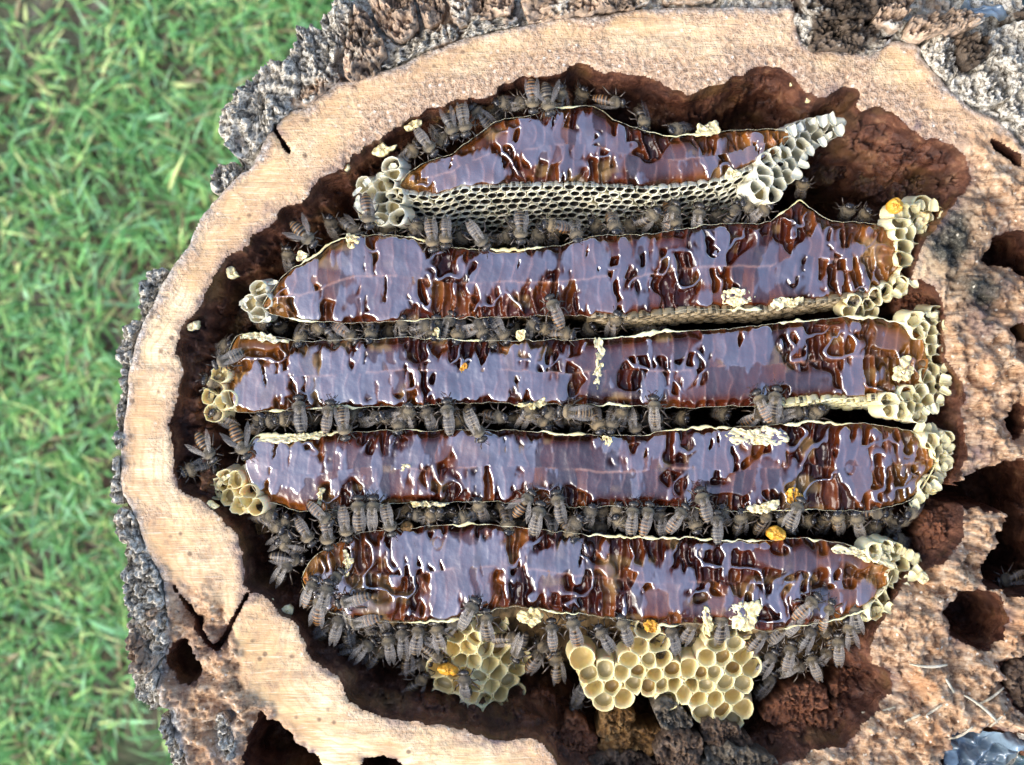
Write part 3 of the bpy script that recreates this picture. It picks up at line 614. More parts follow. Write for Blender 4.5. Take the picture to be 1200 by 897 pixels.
    mz = sst(-0.28, 0.08, q); Zc = zc + dry*(1-mz)+wetz*mz - 0.0010*np.exp(-edge/2.5)
    # amber tones, one per cell column, pale lines where a wax wall shows through
    tones = np.array([[0.016, 0.003, 0.002], [0.036, 0.006, 0.003], [0.075, 0.014, 0.004], [0.15, 0.042, 0.008], [0.20, 0.10, 0.035]])
    tt = np.clip(rk2*0.75+0.28*fbm(X/30, Y/30, 2, seed+16)+0.12*fbm(X/5, Y/30, 2, seed+17), 0, 0.999)*4*0.92
    k0 = np.floor(tt).astype(int); fr = (tt-k0)[..., None]; C = tones[k0]*(1-fr)+tones[np.minimum(k0+1, 4)]*fr
    C = C*(1-0.6*m[..., None])+np.array([0.07, 0.018, 0.010])*0.6*m[..., None]
    C = C+(wl*(0.30+0.5*m)*sst(-0.2, 0.3, fbm(X/20, Y/20, 2, seed+18)+0.2))[..., None]*np.array([0.16, 0.08, 0.06])
    mr = np.exp(-((v-0.5-0.05*fbm(x/60, x*0, 2, seed+1)[None, :])*(B-T)[None, :]/1.5)**2)
    C = C+(mr*0.8*sst(-0.1, 0.3, fbm(X/25, Y/25, 2, seed+19)+0.1))[..., None]*np.array([0.22, 0.12, 0.08])
    tan = sst(0.32, 0.7, fbm(X/34, Y/22, 3, seed+20)+0.25*(rk-0.5))[..., None]*(1-m[..., None])
    C = C*(1-0.75*tan)+np.array([0.24, 0.145, 0.06])*0.75*tan
    C = C+(np.exp(-xe/fade)*(1-0.5*m))[..., None]*np.array([0.24, 0.11, 0.018])
    HULL.append(np.concatenate([np.stack([x, T], 1), np.stack([x, B], 1)[::-1]])[::6])
    wx, wy = XY(X, Y)
    root = empty(name, (float((x.mean()-600)*S), float((448.5-mid.mean())*S), zc-depth)); tag(root, label, 'honeycomb', 'honeycombs hanging side by side in the log')
    obj('honey_face', np.stack([wx, wy, Zc], -1).reshape(-1, 3), grid_faces(nv, nxx)[:, ::-1].copy(), M['honey'], root, attrs={'film': m.ravel(), 'col': C.reshape(-1, 3)})
    # side walls with shallow hexagonal pits
    per = np.concatenate([np.stack([x, T], 1), np.stack([x, B], 1)[::-1]]); lo = np.concatenate([np.zeros(nxx), np.ones(nxx)])
    L = np.concatenate([[0], np.cumsum(np.hypot(*np.diff(per, axis=0).T))]); ns = int(L[-1]/3.0); s = np.linspace(0, L[-1], ns)
    pp = np.stack([np.interp(s, L, per[:, 0]), np.interp(s, L, per[:, 1])], 1); ll = np.interp(s, L, lo)
    nr = np.roll(pp, -1, 0)-np.roll(pp, 1, 0); nr = np.stack([nr[:, 1], -nr[:, 0]], 1); nr = nr/(np.hypot(*nr.T)[:, None]+1e-6)
    rows = 28; VV_ = []; PA = []
    for r_ in range(rows+1):
        dpx = depth/S*r_/rows; a = 17.0; uu = s+2*fbm(s/30, s*0+dpx/30, 2, seed); ww = dpx
        def hd(u, w_):
            u = (u/a+0.5) % 1-0.5; w_ = (w_/(a*1.732)+0.5) % 1-0.5; return np.hypot(u*a, w_*a*1.732)
        hx = np.minimum(hd(uu, ww), hd(uu+a/2, ww+a*0.866)); pit = sst(7.6, 4.6, hx)
        off = -2.5*(dpx/(depth/S))-np.where((ll > 0.5) & (pp[:, 0] > inset[0]) & (pp[:, 0] < inset[1]), inset[2], 0)-(7.0*pit if r_ > 0 else 0)+1.4*fbm(s/9, s*0+dpx/9, 2, seed+33)
        sh = np.where(ll > 0.5, tilt_lo, tilt_up)*dpx
        q_ = pp+nr*off[:, None]*(0.0 if r_ == 0 else 1.0); q_[:, 1] += sh
        wx, wy = XY(q_[:, 0], q_[:, 1]); zed = np.interp(s, L, np.concatenate([Zc[0], Zc[-1][::-1]]))
        VV_.append(np.stack([wx, wy, zed-dpx*S], 1)); PA.append((1-pit)*pale+0*s)
    obj('comb_side', np.concatenate(VV_), grid_faces(rows+1, ns, True), M['side'], root, attrs={'pale': np.concatenate(PA)})
    # crinkled pale wax rim along the upper edge, patchy along the lower
    for yy, thr, nm, sg in ((T, 0.05, 'wax_rim', 1), (B, 0.42-0.2*rim, 'wax_rim', 2)):
        on = sst(-0.1, 0.25, fbm(x/55, x*0+sg, 3, seed+40+sg)+0.10*rim-thr-0.20); sel = np.arange(0, nxx, 2)
        rr = (0.12+on*(0.45+1.6*vn(x/9, x*0, seed+43+sg)*vn(x/40, x*0, seed+53+sg)*1.8))[sel]; n6 = 7; tv = []
        for k in range(n6):
            t = 2*math.pi*k/n6; dy = rr*math.cos(t)*1.15*(1+0.5*fbm(x[sel]/4, x[sel]*0+k, 2, seed+45)); dz = rr*math.sin(t)*0.8*(1+0.5*fbm(x[sel]/4, x[sel]*0+k+9, 2, seed+46))
            wx, wy = XY(x[sel]+0.7*fbm(x[sel]/3, x[sel]*0+k, 1, 3), yy[sel]+dy+1.6*fbm(x[sel]/7, x[sel]*0, 2, seed+47)*on[sel])
            tv.append(np.stack([wx, wy, np.full(len(sel), zc-0.0004)+on[sel]*0.0005+dz*S], 1))
        obj(nm, np.stack(tv, 1).reshape(-1, 3), grid_faces(len(sel), n6, True), M['wax'], root)
    return root

COMBS = [
 comb('honeycomb', [(468,208),(480,200),(494,190),(530,178),(557,157),(580,140),(617,134),(654,124),(701,122),(721,140),(751,150),(778,157),(820,157),(867,150),(910,150),(930,150)],
   [(468,224),(480,224),(510,228),(540,217),(600,215),(667,213),(768,219),(800,216),(853,207),(884,190),(910,180),(930,160)],
   'shortest honeycomb, its pale open-celled side showing, beside the deep brown hollow', 1, 0.0,
   [(520,200,60,25,.7),(760,175,22,20,-.9),(705,150,16,20,-.5),(700,200,50,12,-.5),(560,205,50,22,.6),(640,160,45,20,.5),(830,185,30,14,.5),(560,160,25,8,-.5)], tilt_up=.15, tilt_lo=.36, pale=.25, rim=.6, fade=45, inset=(440, 935, 20)),
 comb('honeycomb', [(306,352),(330,322),(375,293),(410,274),(470,275),(530,290),(600,292),(660,286),(700,275),(760,274),(830,262),(905,260),(938,233),(975,257),(1040,262),(1062,290)],
   [(306,366),(360,377),(440,378),(540,372),(640,370),(740,370),(820,362),(900,362),(960,352),(1030,345),(1062,312)],
   'long honeycomb with an orange crumb at its pale right-angled end', 2, 0.05,
   [(520,330,7,45,-1.6),(450,325,50,35,.6),(580,335,45,35,.7),(700,320,60,35,.4),(925,270,16,30,-1.1),(1000,275,30,16,-.8),(975,310,18,22,-.5),(955,320,14,30,.8),(905,320,18,36,.6),(790,335,30,20,-.4),(1030,300,20,25,-.6)], tilt_lo=.10, fade=30, inset=(690, 1050, 18)),
 comb('honeycomb', [(262,405),(275,392),(300,389),(350,400),(420,398),(480,395),(560,400),(640,398),(700,397),(790,388),(860,385),(920,378),(1000,370),(1060,377),(1092,395)],
   [(262,470),(275,484),(320,482),(400,478),(480,476),(560,472),(640,474),(720,475),(800,478),(880,476),(960,468),(1030,467),(1075,458),(1092,445)],
   'middle honeycomb of the five, its pale end splayed in scalloped cells', 3, 0.10,
   [(390,440,60,34,.8),(570,440,60,30,.5),(290,405,14,14,-.8),(330,465,16,18,-.7),(740,450,20,24,-.8),(840,455,30,18,-.7),(880,405,50,16,.5),(1000,420,40,30,-.35),(960,425,20,36,-.4),(1060,420,20,30,-.9)], tilt_lo=.06, fade=40, inset=(890, 1100, 18)),
 comb('honeycomb', [(284,524),(296,512),(390,508),(460,505),(540,505),(600,505),(680,510),(740,512),(820,501),(890,500),(950,495),(1020,497),(1075,507),(1100,525)],
   [(284,560),(296,576),(310,590),(350,600),(410,598),(470,590),(530,590),(600,590),(660,595),(720,595),(800,595),(870,600),(950,598),(1020,600),(1070,590),(1100,550)],
   'honeycomb between the middle comb and the comb crowded with bees', 4, 0.0,
   [(320,545,45,34,.8),(470,540,45,30,.5),(580,530,40,26,.5),(390,560,30,34,-.5),(760,520,35,14,.4),(945,530,20,36,-1.3),(840,575,30,20,-.5),(900,550,30,20,-.2),(1000,545,26,42,.6),(1045,545,30,30,-.3),(690,550,35,30,-.25)], fade=30),
 comb('honeycomb', [(352,668),(372,650),(400,634),(420,626),(480,620),(560,615),(620,620),(680,628),(740,630),(800,632),(870,635),(940,632),(1000,640),(1050,660)],
   [(352,692),(372,716),(420,730),(480,732),(540,727),(600,712),(660,720),(720,726),(780,736),(840,733),(900,742),(980,730),(1020,714),(1050,680)],
   'honeycomb most crowded with bees, above the two yellow brood comb pieces', 5, -0.02,
   [(500,645,50,20,.8),(430,690,30,40,-.5),(540,690,40,20,.3),(740,650,20,14,-.7),(790,660,30,25,.5),(905,668,28,20,-1.5),(935,690,12,30,.6),(870,640,60,7,.6),(700,650,40,20,.1),(860,700,30,20,-.5),(970,690,25,25,-.6)], tilt_up=.2, tilt_lo=.55, fade=30),
]
# ------------------------------------------------------------------ open wax cells, each a part of its comb
def cells(parent, centers, zf, axis, mat, rmax=11, wall=0.80, depth=0.006, fill=None, seed=0, flat=1.0, flare=0.0):
    C = np.array(centers, float); r0 = random.Random(seed); n = 14
    for i, c in enumerate(C):
        d = C-c; dist = np.hypot(*d.T); nb = (dist > 0.5) & (dist < 2.6*rmax)
        th = np.arange(n)*2*math.pi/n; r = np.full(n, rmax*(0.92+0.16*r0.random()))
        for dx, dy, l in zip(d[nb, 0], d[nb, 1], dist[nb]):
            cs = np.cos(th-math.atan2(dy, dx)); r = np.where(cs > 0.05, np.minimum(r, l/2/np.maximum(cs, 0.05)), r)
        rs = (np.roll(r, 1)+r*2+np.roll(r, -1))/4; rs = (np.roll(rs, 1)+rs+np.roll(rs, -1))/3*(wall+0.06*r0.uniform(-1, 1))
        rs = np.minimum(rs, r*0.93); ax = np.array(axis(c[0], c[1]) if callable(axis) else axis, float); ax /= np.linalg.norm(ax)
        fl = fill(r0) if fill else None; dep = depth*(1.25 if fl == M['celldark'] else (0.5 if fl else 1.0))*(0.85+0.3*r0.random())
        V = []; tear = flare*hsh(np.round((c[0]+np.cos(th)*r)/5).astype(np.int64), np.round((c[1]+np.sin(th)*r)/5).astype(np.int64), 9)
        rr = [(r*1.12+1.5, -depth*1.1), (r*1.02, -depth*0.3), (r*1.01, 0.0003+tear), (rs*0.35+r*0.65, 0.0002+tear*0.8), (rs, -0.0007+tear*0.3), (rs*0.96, -dep*0.55), (rs*0.84, -dep*0.95), (rs*0.3, -dep)]
        for rad, h in rr:
            x = c[0]+np.cos(th)*rad; y = c[1]+np.sin(th)*rad; z = np.array([zf(a, b) for a, b in zip(x, y)])
            wx, wy = XY(x, y); V.append(np.stack([wx, wy, z], 1)+ax[None, :]*(np.zeros(n)+h)[:, None])
        Fq = grid_faces(len(rr), n, True)[:, ::-1].tolist(); fm = [0]*(n*5)+[1]*(n*2)
        Fq.append([(len(rr)-1)*n+k for k in range(n)][::-1]); fm.append(1)
        m2 = fl if fl else mat
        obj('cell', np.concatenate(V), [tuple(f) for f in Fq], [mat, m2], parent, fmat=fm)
def hexgrid(poly, a, seed, jit=0.10, inset=2, sy=0.866):
    P = np.array(poly, float); r0 = np.random.default_rng(seed); out = []
    x0, y0 = P.min(0); x1, y1 = P.max(0); j = 0; y = y0
    while y < y1+a:
        x = x0+(a/2 if j % 2 else 0)
        while x < x1+a:
            out.append((x+r0.normal()*a*jit, y+r0.normal()*a*jit)); x += a
        y += a*sy; j += 1
    out = np.array(out); d = sd_poly(out[:, 0], out[:, 1], P); return out[d < -inset]
# the pale side of the shortest comb
xb = np.linspace(468, 905, 200)
B1 = curve([(468,224),(480,226),(510,229),(540,219),(600,217),(667,215),(768,220),(800,217),(853,209),(905,186)], xb, 4, 0)
cl = []
for j in range(8):
    for i in range(38):
        x = 458+i*12.3+(6.15 if j % 2 else 0)+RNG.normal()*1.7; v = 3+j*12.5+RNG.normal()*1.7
        if j >= 7 and (x < 500 or x > 800): continue
        cl.append((x, v))
def side_cells(parent, cl, edge, zc, slope, mat, rmax=7.6, depth=0.004, out=(0, -1, 0.25), seed=1):
    r0 = random.Random(seed); C = np.array(cl); n = 10; th = np.arange(n)*2*math.pi/n
    for c in C:
        d = C-c; dist = np.hypot(*d.T); nb = (dist > 0.5) & (dist < 22); r = np.full(n, rmax)
        for dx, dy, l in zip(d[nb, 0], d[nb, 1], dist[nb]):
            cs = np.cos(th-math.atan2(dy, dx)); r = np.where(cs > 0.05, np.minimum(r, l/2/np.maximum(cs, 0.05)), r)
        rs = (np.roll(r, 1)+r+np.roll(r, -1))/3*(0.80+0.10*r0.uniform(-1, 1)); ax = np.array(out, float)+np.array([r0.uniform(-.15, .15), 0, r0.uniform(-.1, .2)]); ax /= np.linalg.norm(ax)
        lift = 0.0010*r0.random(); V = []
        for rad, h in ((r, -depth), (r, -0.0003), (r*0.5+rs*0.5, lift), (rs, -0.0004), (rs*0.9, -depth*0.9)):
            u = c[0]+np.cos(th)*rad; v = np.maximum(c[1]+np.sin(th)*rad, -2)
            y = edge(u)+v*slope; wx, wy = XY(u, y); V.append(np.stack([wx, wy, zc-v*S], 1)+ax*h)
        Fq = grid_faces(5, n, True).tolist(); fm = [0]*(n*3)+[1]*(n+1); Fq.append([4*n+k for k in range(n)])
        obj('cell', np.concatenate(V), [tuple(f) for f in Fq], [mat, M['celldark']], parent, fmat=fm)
e1 = lambda u: np.interp(u, xb, B1)+1.5
side_cells(COMBS[0], cl, e1, -0.0032, 0.42, M['gwax'], out=(0, -.65, 1), depth=0.004)
# short runs of old cell mouths under the second and the third comb
cl2 = [(700+i*14+(7 if j % 2 else 0)+RNG.normal(), 4+j*12) for j in range(5) for i in range(24)]
e2 = lambda u: np.interp(u, [690, 740, 820, 900, 960, 1040], [372, 372, 365, 364, 354, 344])
side_cells(COMBS[1], cl2, e2, -0.0035, 0.17, m_wax('old_wax', (0.20, 0.14, 0.07), (0.40, 0.31, 0.18), 0.05, 0.4), rmax=8.4, seed=2, out=(0, -1, .8), depth=.003)
cl3 = [(900+i*14+(7 if j % 2 else 0)+RNG.normal(), 4+j*12) for j in range(4) for i in range(13)]
e3 = lambda u: np.interp(u, [890, 960, 1030, 1095], [478, 470, 470, 466])
side_cells(COMBS[2], cl3, e3, -0.0035, 0.22, M['ywax'], rmax=8.4, seed=3, out=(0, -1, .8), depth=.003)

dk = lambda p, q: (lambda r0: M['celldark'] if r0.random() < p else (M['cellfill'] if r0.random() < q else None))
def end_patch(parent, poly, c0, outdir, mat, seed, a=14.5, slope=0.55, z0=-0.002, fill=None, lean=0.28, rmax=11, depth=0.007):
    od = np.array(outdir, float); od /= np.hypot(*od)
    zf = lambda x, y: z0-slope*S*max(0.0, (x-c0[0])*od[0]+(y-c0[1])*od[1])-0.0004*math.sin(x*0.3)*math.cos(y*0.27)
    ctr = hexgrid(poly, a, seed, 0.21, 1); hull = HULL[COMBS.index(parent)]; ctr = ctr[sd_poly(ctr[:, 0], ctr[:, 1], hull) > 2.0]
    cells(parent, ctr, zf, (od[0]*lean, -od[1]*lean, 1), mat, rmax=rmax, depth=depth, fill=fill, seed=seed, flare=0.0026, wall=0.90)
end_patch(COMBS[0], [(885,192),(905,165),(940,134),(985,128),(990,145),(950,170),(930,205),(915,235),(880,232)], (900,180), (1, -.2), M['gwax'], 21, fill=dk(.25, .3))
end_patch(COMBS[0], [(412,215),(440,200),(462,190),(476,205),(474,228),(470,252),(440,256),(415,240)], (474,215), (-1, .2), M['gwax'], 22, fill=dk(.3, .4))
end_patch(COMBS[1], [(1038,262),(1062,240),(1090,236),(1112,246),(1110,275),(1098,300),(1078,322),(1050,330),(1046,300)], (1045,290), (1, 0), M['wax'], 23, fill=dk(.2, .5), a=16, rmax=12)
end_patch(COMBS[1], [(1000,350),(1040,328),(1062,318),(1080,325),(1050,345),(1030,365),(1000,372)], (1030,335), (.3, 1), M['wax'], 24, a=14, slope=.9, fill=dk(.5, .2), rmax=10)
end_patch(COMBS[1], [(276,352),(300,332),(322,326),(326,345),(330,366),(306,374),(284,368)], (325,345), (-1, .2), M['gwax'], 25, fill=dk(.35, .3), a=15)
end_patch(COMBS[2], [(1062,380),(1082,372),(1112,362),(1118,400),(1116,440),(1108,480),(1080,488),(1040,486),(1030,472),(1066,455),(1078,425)], (1065,425), (1, .15), M['wax'], 26, fill=dk(.15, .4), a=13.5, rmax=11)
end_patch(COMBS[2], [(236,450),(252,430),(266,440),(268,480),(252,490),(238,478)], (268,460), (-1, 0), M['wax'], 27, fill=dk(.3, .3), a=14.5)
end_patch(COMBS[3], [(1080,512),(1100,505),(1120,518),(1116,545),(1098,566),(1074,592),(1062,590),(1078,565),(1088,540)], (1080,540), (1, .2), M['wax'], 28, fill=dk(.05, .2), a=13, rmax=10.5)
end_patch(COMBS[3], [(240,572),(262,556),(284,552),(292,575),(304,594),(280,600),(255,590)], (292,570), (-1, .3), M['wax'], 29, fill=dk(.35, .3), a=14.5)
end_patch(COMBS[4], [(1010,640),(1045,640),(1082,662),(1070,684),(1042,715),(1012,724),(1000,700),(1030,690),(1046,668)], (1020,680), (1, .3), M['wax'], 30, fill=dk(.1, .6), a=14.5)
# torn, ruffled wax fins fringing the comb ends
def fins(parent, path, n, mat, seed, L=(7, 16), z=-0.0055):
    r0 = random.Random(seed); P = np.array(path, float); D = np.concatenate([[0], np.cumsum(np.hypot(*np.diff(P, axis=0).T))]); c = np.array([np.mean(HULL[COMBS.index(parent)][:, 0]), np.mean(P[:, 1])])
    for k in range(n):
        s = (k+0.5+r0.uniform(-.3, .3))/n*D[-1]; p = np.array([np.interp(s, D, P[:, 0]), np.interp(s, D, P[:, 1])]); q = np.array([np.interp(s+1, D, P[:, 0]), np.interp(s+1, D, P[:, 1])])
        tg = (q-p)/(np.hypot(*(q-p))+1e-6) if s+1 < D[-1] else tg
        o_ = np.array([tg[1], -tg[0]]); o_ = o_ if np.dot(o_, p-c) > 0 else -o_
        a = math.atan2(o_[1], o_[0])+r0.uniform(-.35, .35); o_ = np.array([math.cos(a), math.sin(a)]); sd = np.array([-o_[1], o_[0]])
        ln = r0.uniform(*L); wd = r0.uniform(8, 13); up = r0.uniform(.05, .5); zz0 = z+r0.uniform(-.004, .002); V = []
        nl, nw = 7, 5
        for lay in (0, 1):
            for i in range(nl):
                u = i/(nl-1); w_ = wd*((1-u**3.5)**.6)*(1+.18*r0.uniform(-1, 1)*(1-lay))+1.2
                for j in range(nw):
                    v_ = j/(nw-1)-.5; x, y = p+o_*(u*ln-3+r0.uniform(-.6, .6)*(1-lay))+sd*v_*w_
                    wx, wy = XY(x, y); V.append((float(wx), float(wy), zz0+S*(up*u*ln-ln*.55*u*u*.5+wd*.5*(4*v_*v_)*(.9-.5*u))-lay*0.00035))
        F_ = []; m_ = nl*nw
        for i in range(nl-1):
            for j in range(nw-1):
                b_ = i*nw+j; F_.append((b_, b_+1, b_+nw+1, b_+nw)); F_.append((m_+b_, m_+b_+nw, m_+b_+nw+1, m_+b_+1))
        for i in range(nl-1):
            for j in (0, nw-1): b_ = i*nw+j; F_.append((b_, b_+nw, m_+b_+nw, m_+b_))
        for j in range(nw-1): b_ = (nl-1)*nw+j; F_.append((b_, b_+1, m_+b_+1, m_+b_))
        obj('wax_fin', V, F_, mat, parent)
fins(COMBS[0], [(925,150),(950,140),(985,132),(988,146),(952,172),(932,205)], 13, M['gwax'], 61)
fins(COMBS[0], [(466,190),(436,205),(414,222),(418,244),(445,258)], 11, M['gwax'], 62, L=(3, 8), z=-0.007)
fins(COMBS[1], [(1050,250),(1085,238),(1110,248),(1108,275),(1096,302),(1072,326),(1040,352)], 17, M['wax'], 63)
fins(COMBS[1], [(322,328),(298,336),(280,352),(288,370),(312,374)], 9, M['gwax'], 64, L=(3, 8), z=-0.007)
fins(COMBS[2], [(1070,374),(1105,366),(1114,390),(1114,420),(1112,450),(1104,476),(1076,486),(1040,484)], 24, M['wax'], 65)
fins(COMBS[2], [(262,430),(244,446),(240,470),(254,488)], 8, M['wax'], 66, L=(3, 8), z=-0.007)
fins(COMBS[3], [(1080,504),(1108,510),(1116,525),(1112,548),(1096,570),(1072,594)], 16, M['wax'], 67)
fins(COMBS[3], [(278,552),(256,562),(246,578),(262,594),(290,600)], 9, M['wax'], 68, L=(3, 8), z=-0.007)
fins(COMBS[4], [(1030,642),(1062,650),(1080,664),(1066,690),(1040,716),(1014,724)], 16, M['wax'], 69)
# wax flakes, capped patches and torn lids lying in the honey faces
FL = [(1,[(842,345),(855,336),(880,340),(890,350),(870,360),(848,360)],'wax'),(1,[(900,352),(925,345),(948,350),(930,360),(902,362)],'wax'),(1,[(400,280),(412,268),(422,282),(412,292)],'wax'),
 (3,[(844,506),(880,500),(920,504),(932,514),(905,524),(870,522),(850,520)],'wax'),(3,[(290,520),(310,508),(350,509),(395,507),(390,513),(345,516),(310,520)],'wax'),(3,[(470,585),(500,590),(535,588),(520,596),(490,597)],'wax'),
 (3,[(868,598),(890,588),(918,586),(910,600),(888,606)],'wax'),(3,[(372,572),(380,568),(380,590),(372,598)],'ywax'),(4,[(398,640),(406,645),(414,662),(410,676),(402,678),(408,662)],'wax'),
 (2,[(272,398),(284,388),(310,391),(345,400),(330,404),(300,399)],'wax'),(2,[(594,476),(612,472),(634,474),(640,462),(646,474),(620,480)],'ywax'),(2,[(533,432),(542,424),(550,430),(544,440)],'pollen'),
 (2,[(604,394),(611,383),(618,391),(612,399)],'ywax'),(2,[(506,392),(511,384),(518,390),(514,398)],'wax'),(2,[(1046,430),(1062,415),(1074,430),(1066,452),(1048,450)],'ywax'),(3,[(916,580),(928,566),(940,574),(944,590),(926,594)],'pollen'),
 (4,[(600,722),(618,712),(640,716),(636,738),(616,734)],'ywax'),(4,[(852,712),(862,700),(880,706),(894,704),(892,724),(884,745),(866,742),(854,730)],'wax'),(4,[(822,712),(830,706),(836,735),(834,752),(826,742)],'ywax'),
 (4,[(962,640),(1000,640),(1050,655),(1060,668),(1030,662),(990,652)],'wax'),(4,[(752,732),(762,722),(772,728),(770,742),(756,742)],'pollen'),(0,[(808,158),(822,142),(842,140),(848,152),(826,160)],'wax'),(0,[(848,206),(858,196),(870,200),(862,212)],'wax'),
 (1,[(346,298),(356,292),(366,300),(356,308),(346,306)],'wax'),(2,[(694,392),(704,390),(708,410),(704,440),(700,470),(696,440),(700,412)],'ywax'),(3,[(466,540),(480,538),(478,558),(468,552)],'wax'),(3,[(704,512),(716,508),(722,520),(710,526)],'wax')]
for i, (k, p, m) in enumerate(FL):
    pc = np.mean(p, 0); blob('wax_flake', pc+(np.array(p)-pc)*0.88, -0.0028, 0.0025, M[m], COMBS[k], dome=0.0001, rough=0.0017, seed=400+i, edge=5.5, step=1.2, rings=10, nscale=3.5)
# loose crumbs
for i, (p, z, m, lb) in enumerate([
 ([(1041,238),(1048,230),(1058,236),(1060,247),(1050,251),(1042,247)], .002, 'pollen', 'orange wax crumb on the pale end cells of a long comb'),
 ([(896,626),(906,616),(920,620),(922,632),(906,635)], -.004, 'pollen', 'orange and brown crumb wedged between combs among the bees'),
 ([(512,782),(524,778),(538,784),(534,792),(516,791)], -.012, 'pollen', 'red brown crumb on the left yellow brood comb'),
 ([(468,616),(477,610),(486,616),(480,624),(470,622)], -.004, 'amberwood', 'small round amber crumb at the edge of the crowded comb')]):
    tag(blob('wax_crumb', p, z, 0.005, M[m], None, dome=0.002, rough=0.0015, seed=450+i, edge=1.5, step=1.5, rings=8, nscale=4), lb, 'crumb')

# ------------------------------------------------------------------ two pieces of yellow brood comb
def brood(poly, zf, axis, label, seed, a, fill):
    P = np.array(poly, float); c = P.mean(0)
    root = empty('brood_comb', tuple(at(c[0], c[1], zf(c[0], c[1])-0.03))); tag(root, label, 'honeycomb')
    ctr = hexgrid(poly, a, seed, 0.14, 3)
    cells(root, ctr, zf, axis, M['ywax'], rmax=a*0.80, wall=0.87, depth=0.008, fill=fill, seed=seed, flare=0.0004)
    return root
zA = lambda x, y: -0.010-0.00016*abs(x-556)*(1.6 if x > 566 else 0.7)-0.00010*max(0, y-740)
brood([(560,722),(578,734),(592,748),(604,775),(616,800),(608,835),(588,858),(560,862),(528,850),(500,830),(506,796),(514,764),(536,736)], zA,
      lambda x, y: (0.55, -0.1, 1) if x > 568 else (-0.15, -0.25, 1), 'narrow yellow brood comb piece with a ridge, bees climbing on it', 51, 18.5, lambda r0: M['cellfill'] if r0.random() < .3 else (M['cellbrown'] if r0.random() < .3 else None))
zB = lambda x, y: -0.008-0.00007*max(0, y-760)-0.00010*max(0, x-850)
brood([(656,762),(690,768),(718,781),(742,772),(742,742),(774,738),(778,762),(800,782),(822,776),(832,745),(846,728),(884,742),(890,790),(886,866),(850,856),(800,842),(768,822),(730,836),(706,846),(696,812),(680,792)], zB,
      (0.0, -0.18, 1), 'wide forked yellow brood comb piece with round open cells', 52, 19.0, lambda r0: M['cellfill'] if r0.random() < .3 else (M['cellbrown'] if r0.random() < .4 else None))
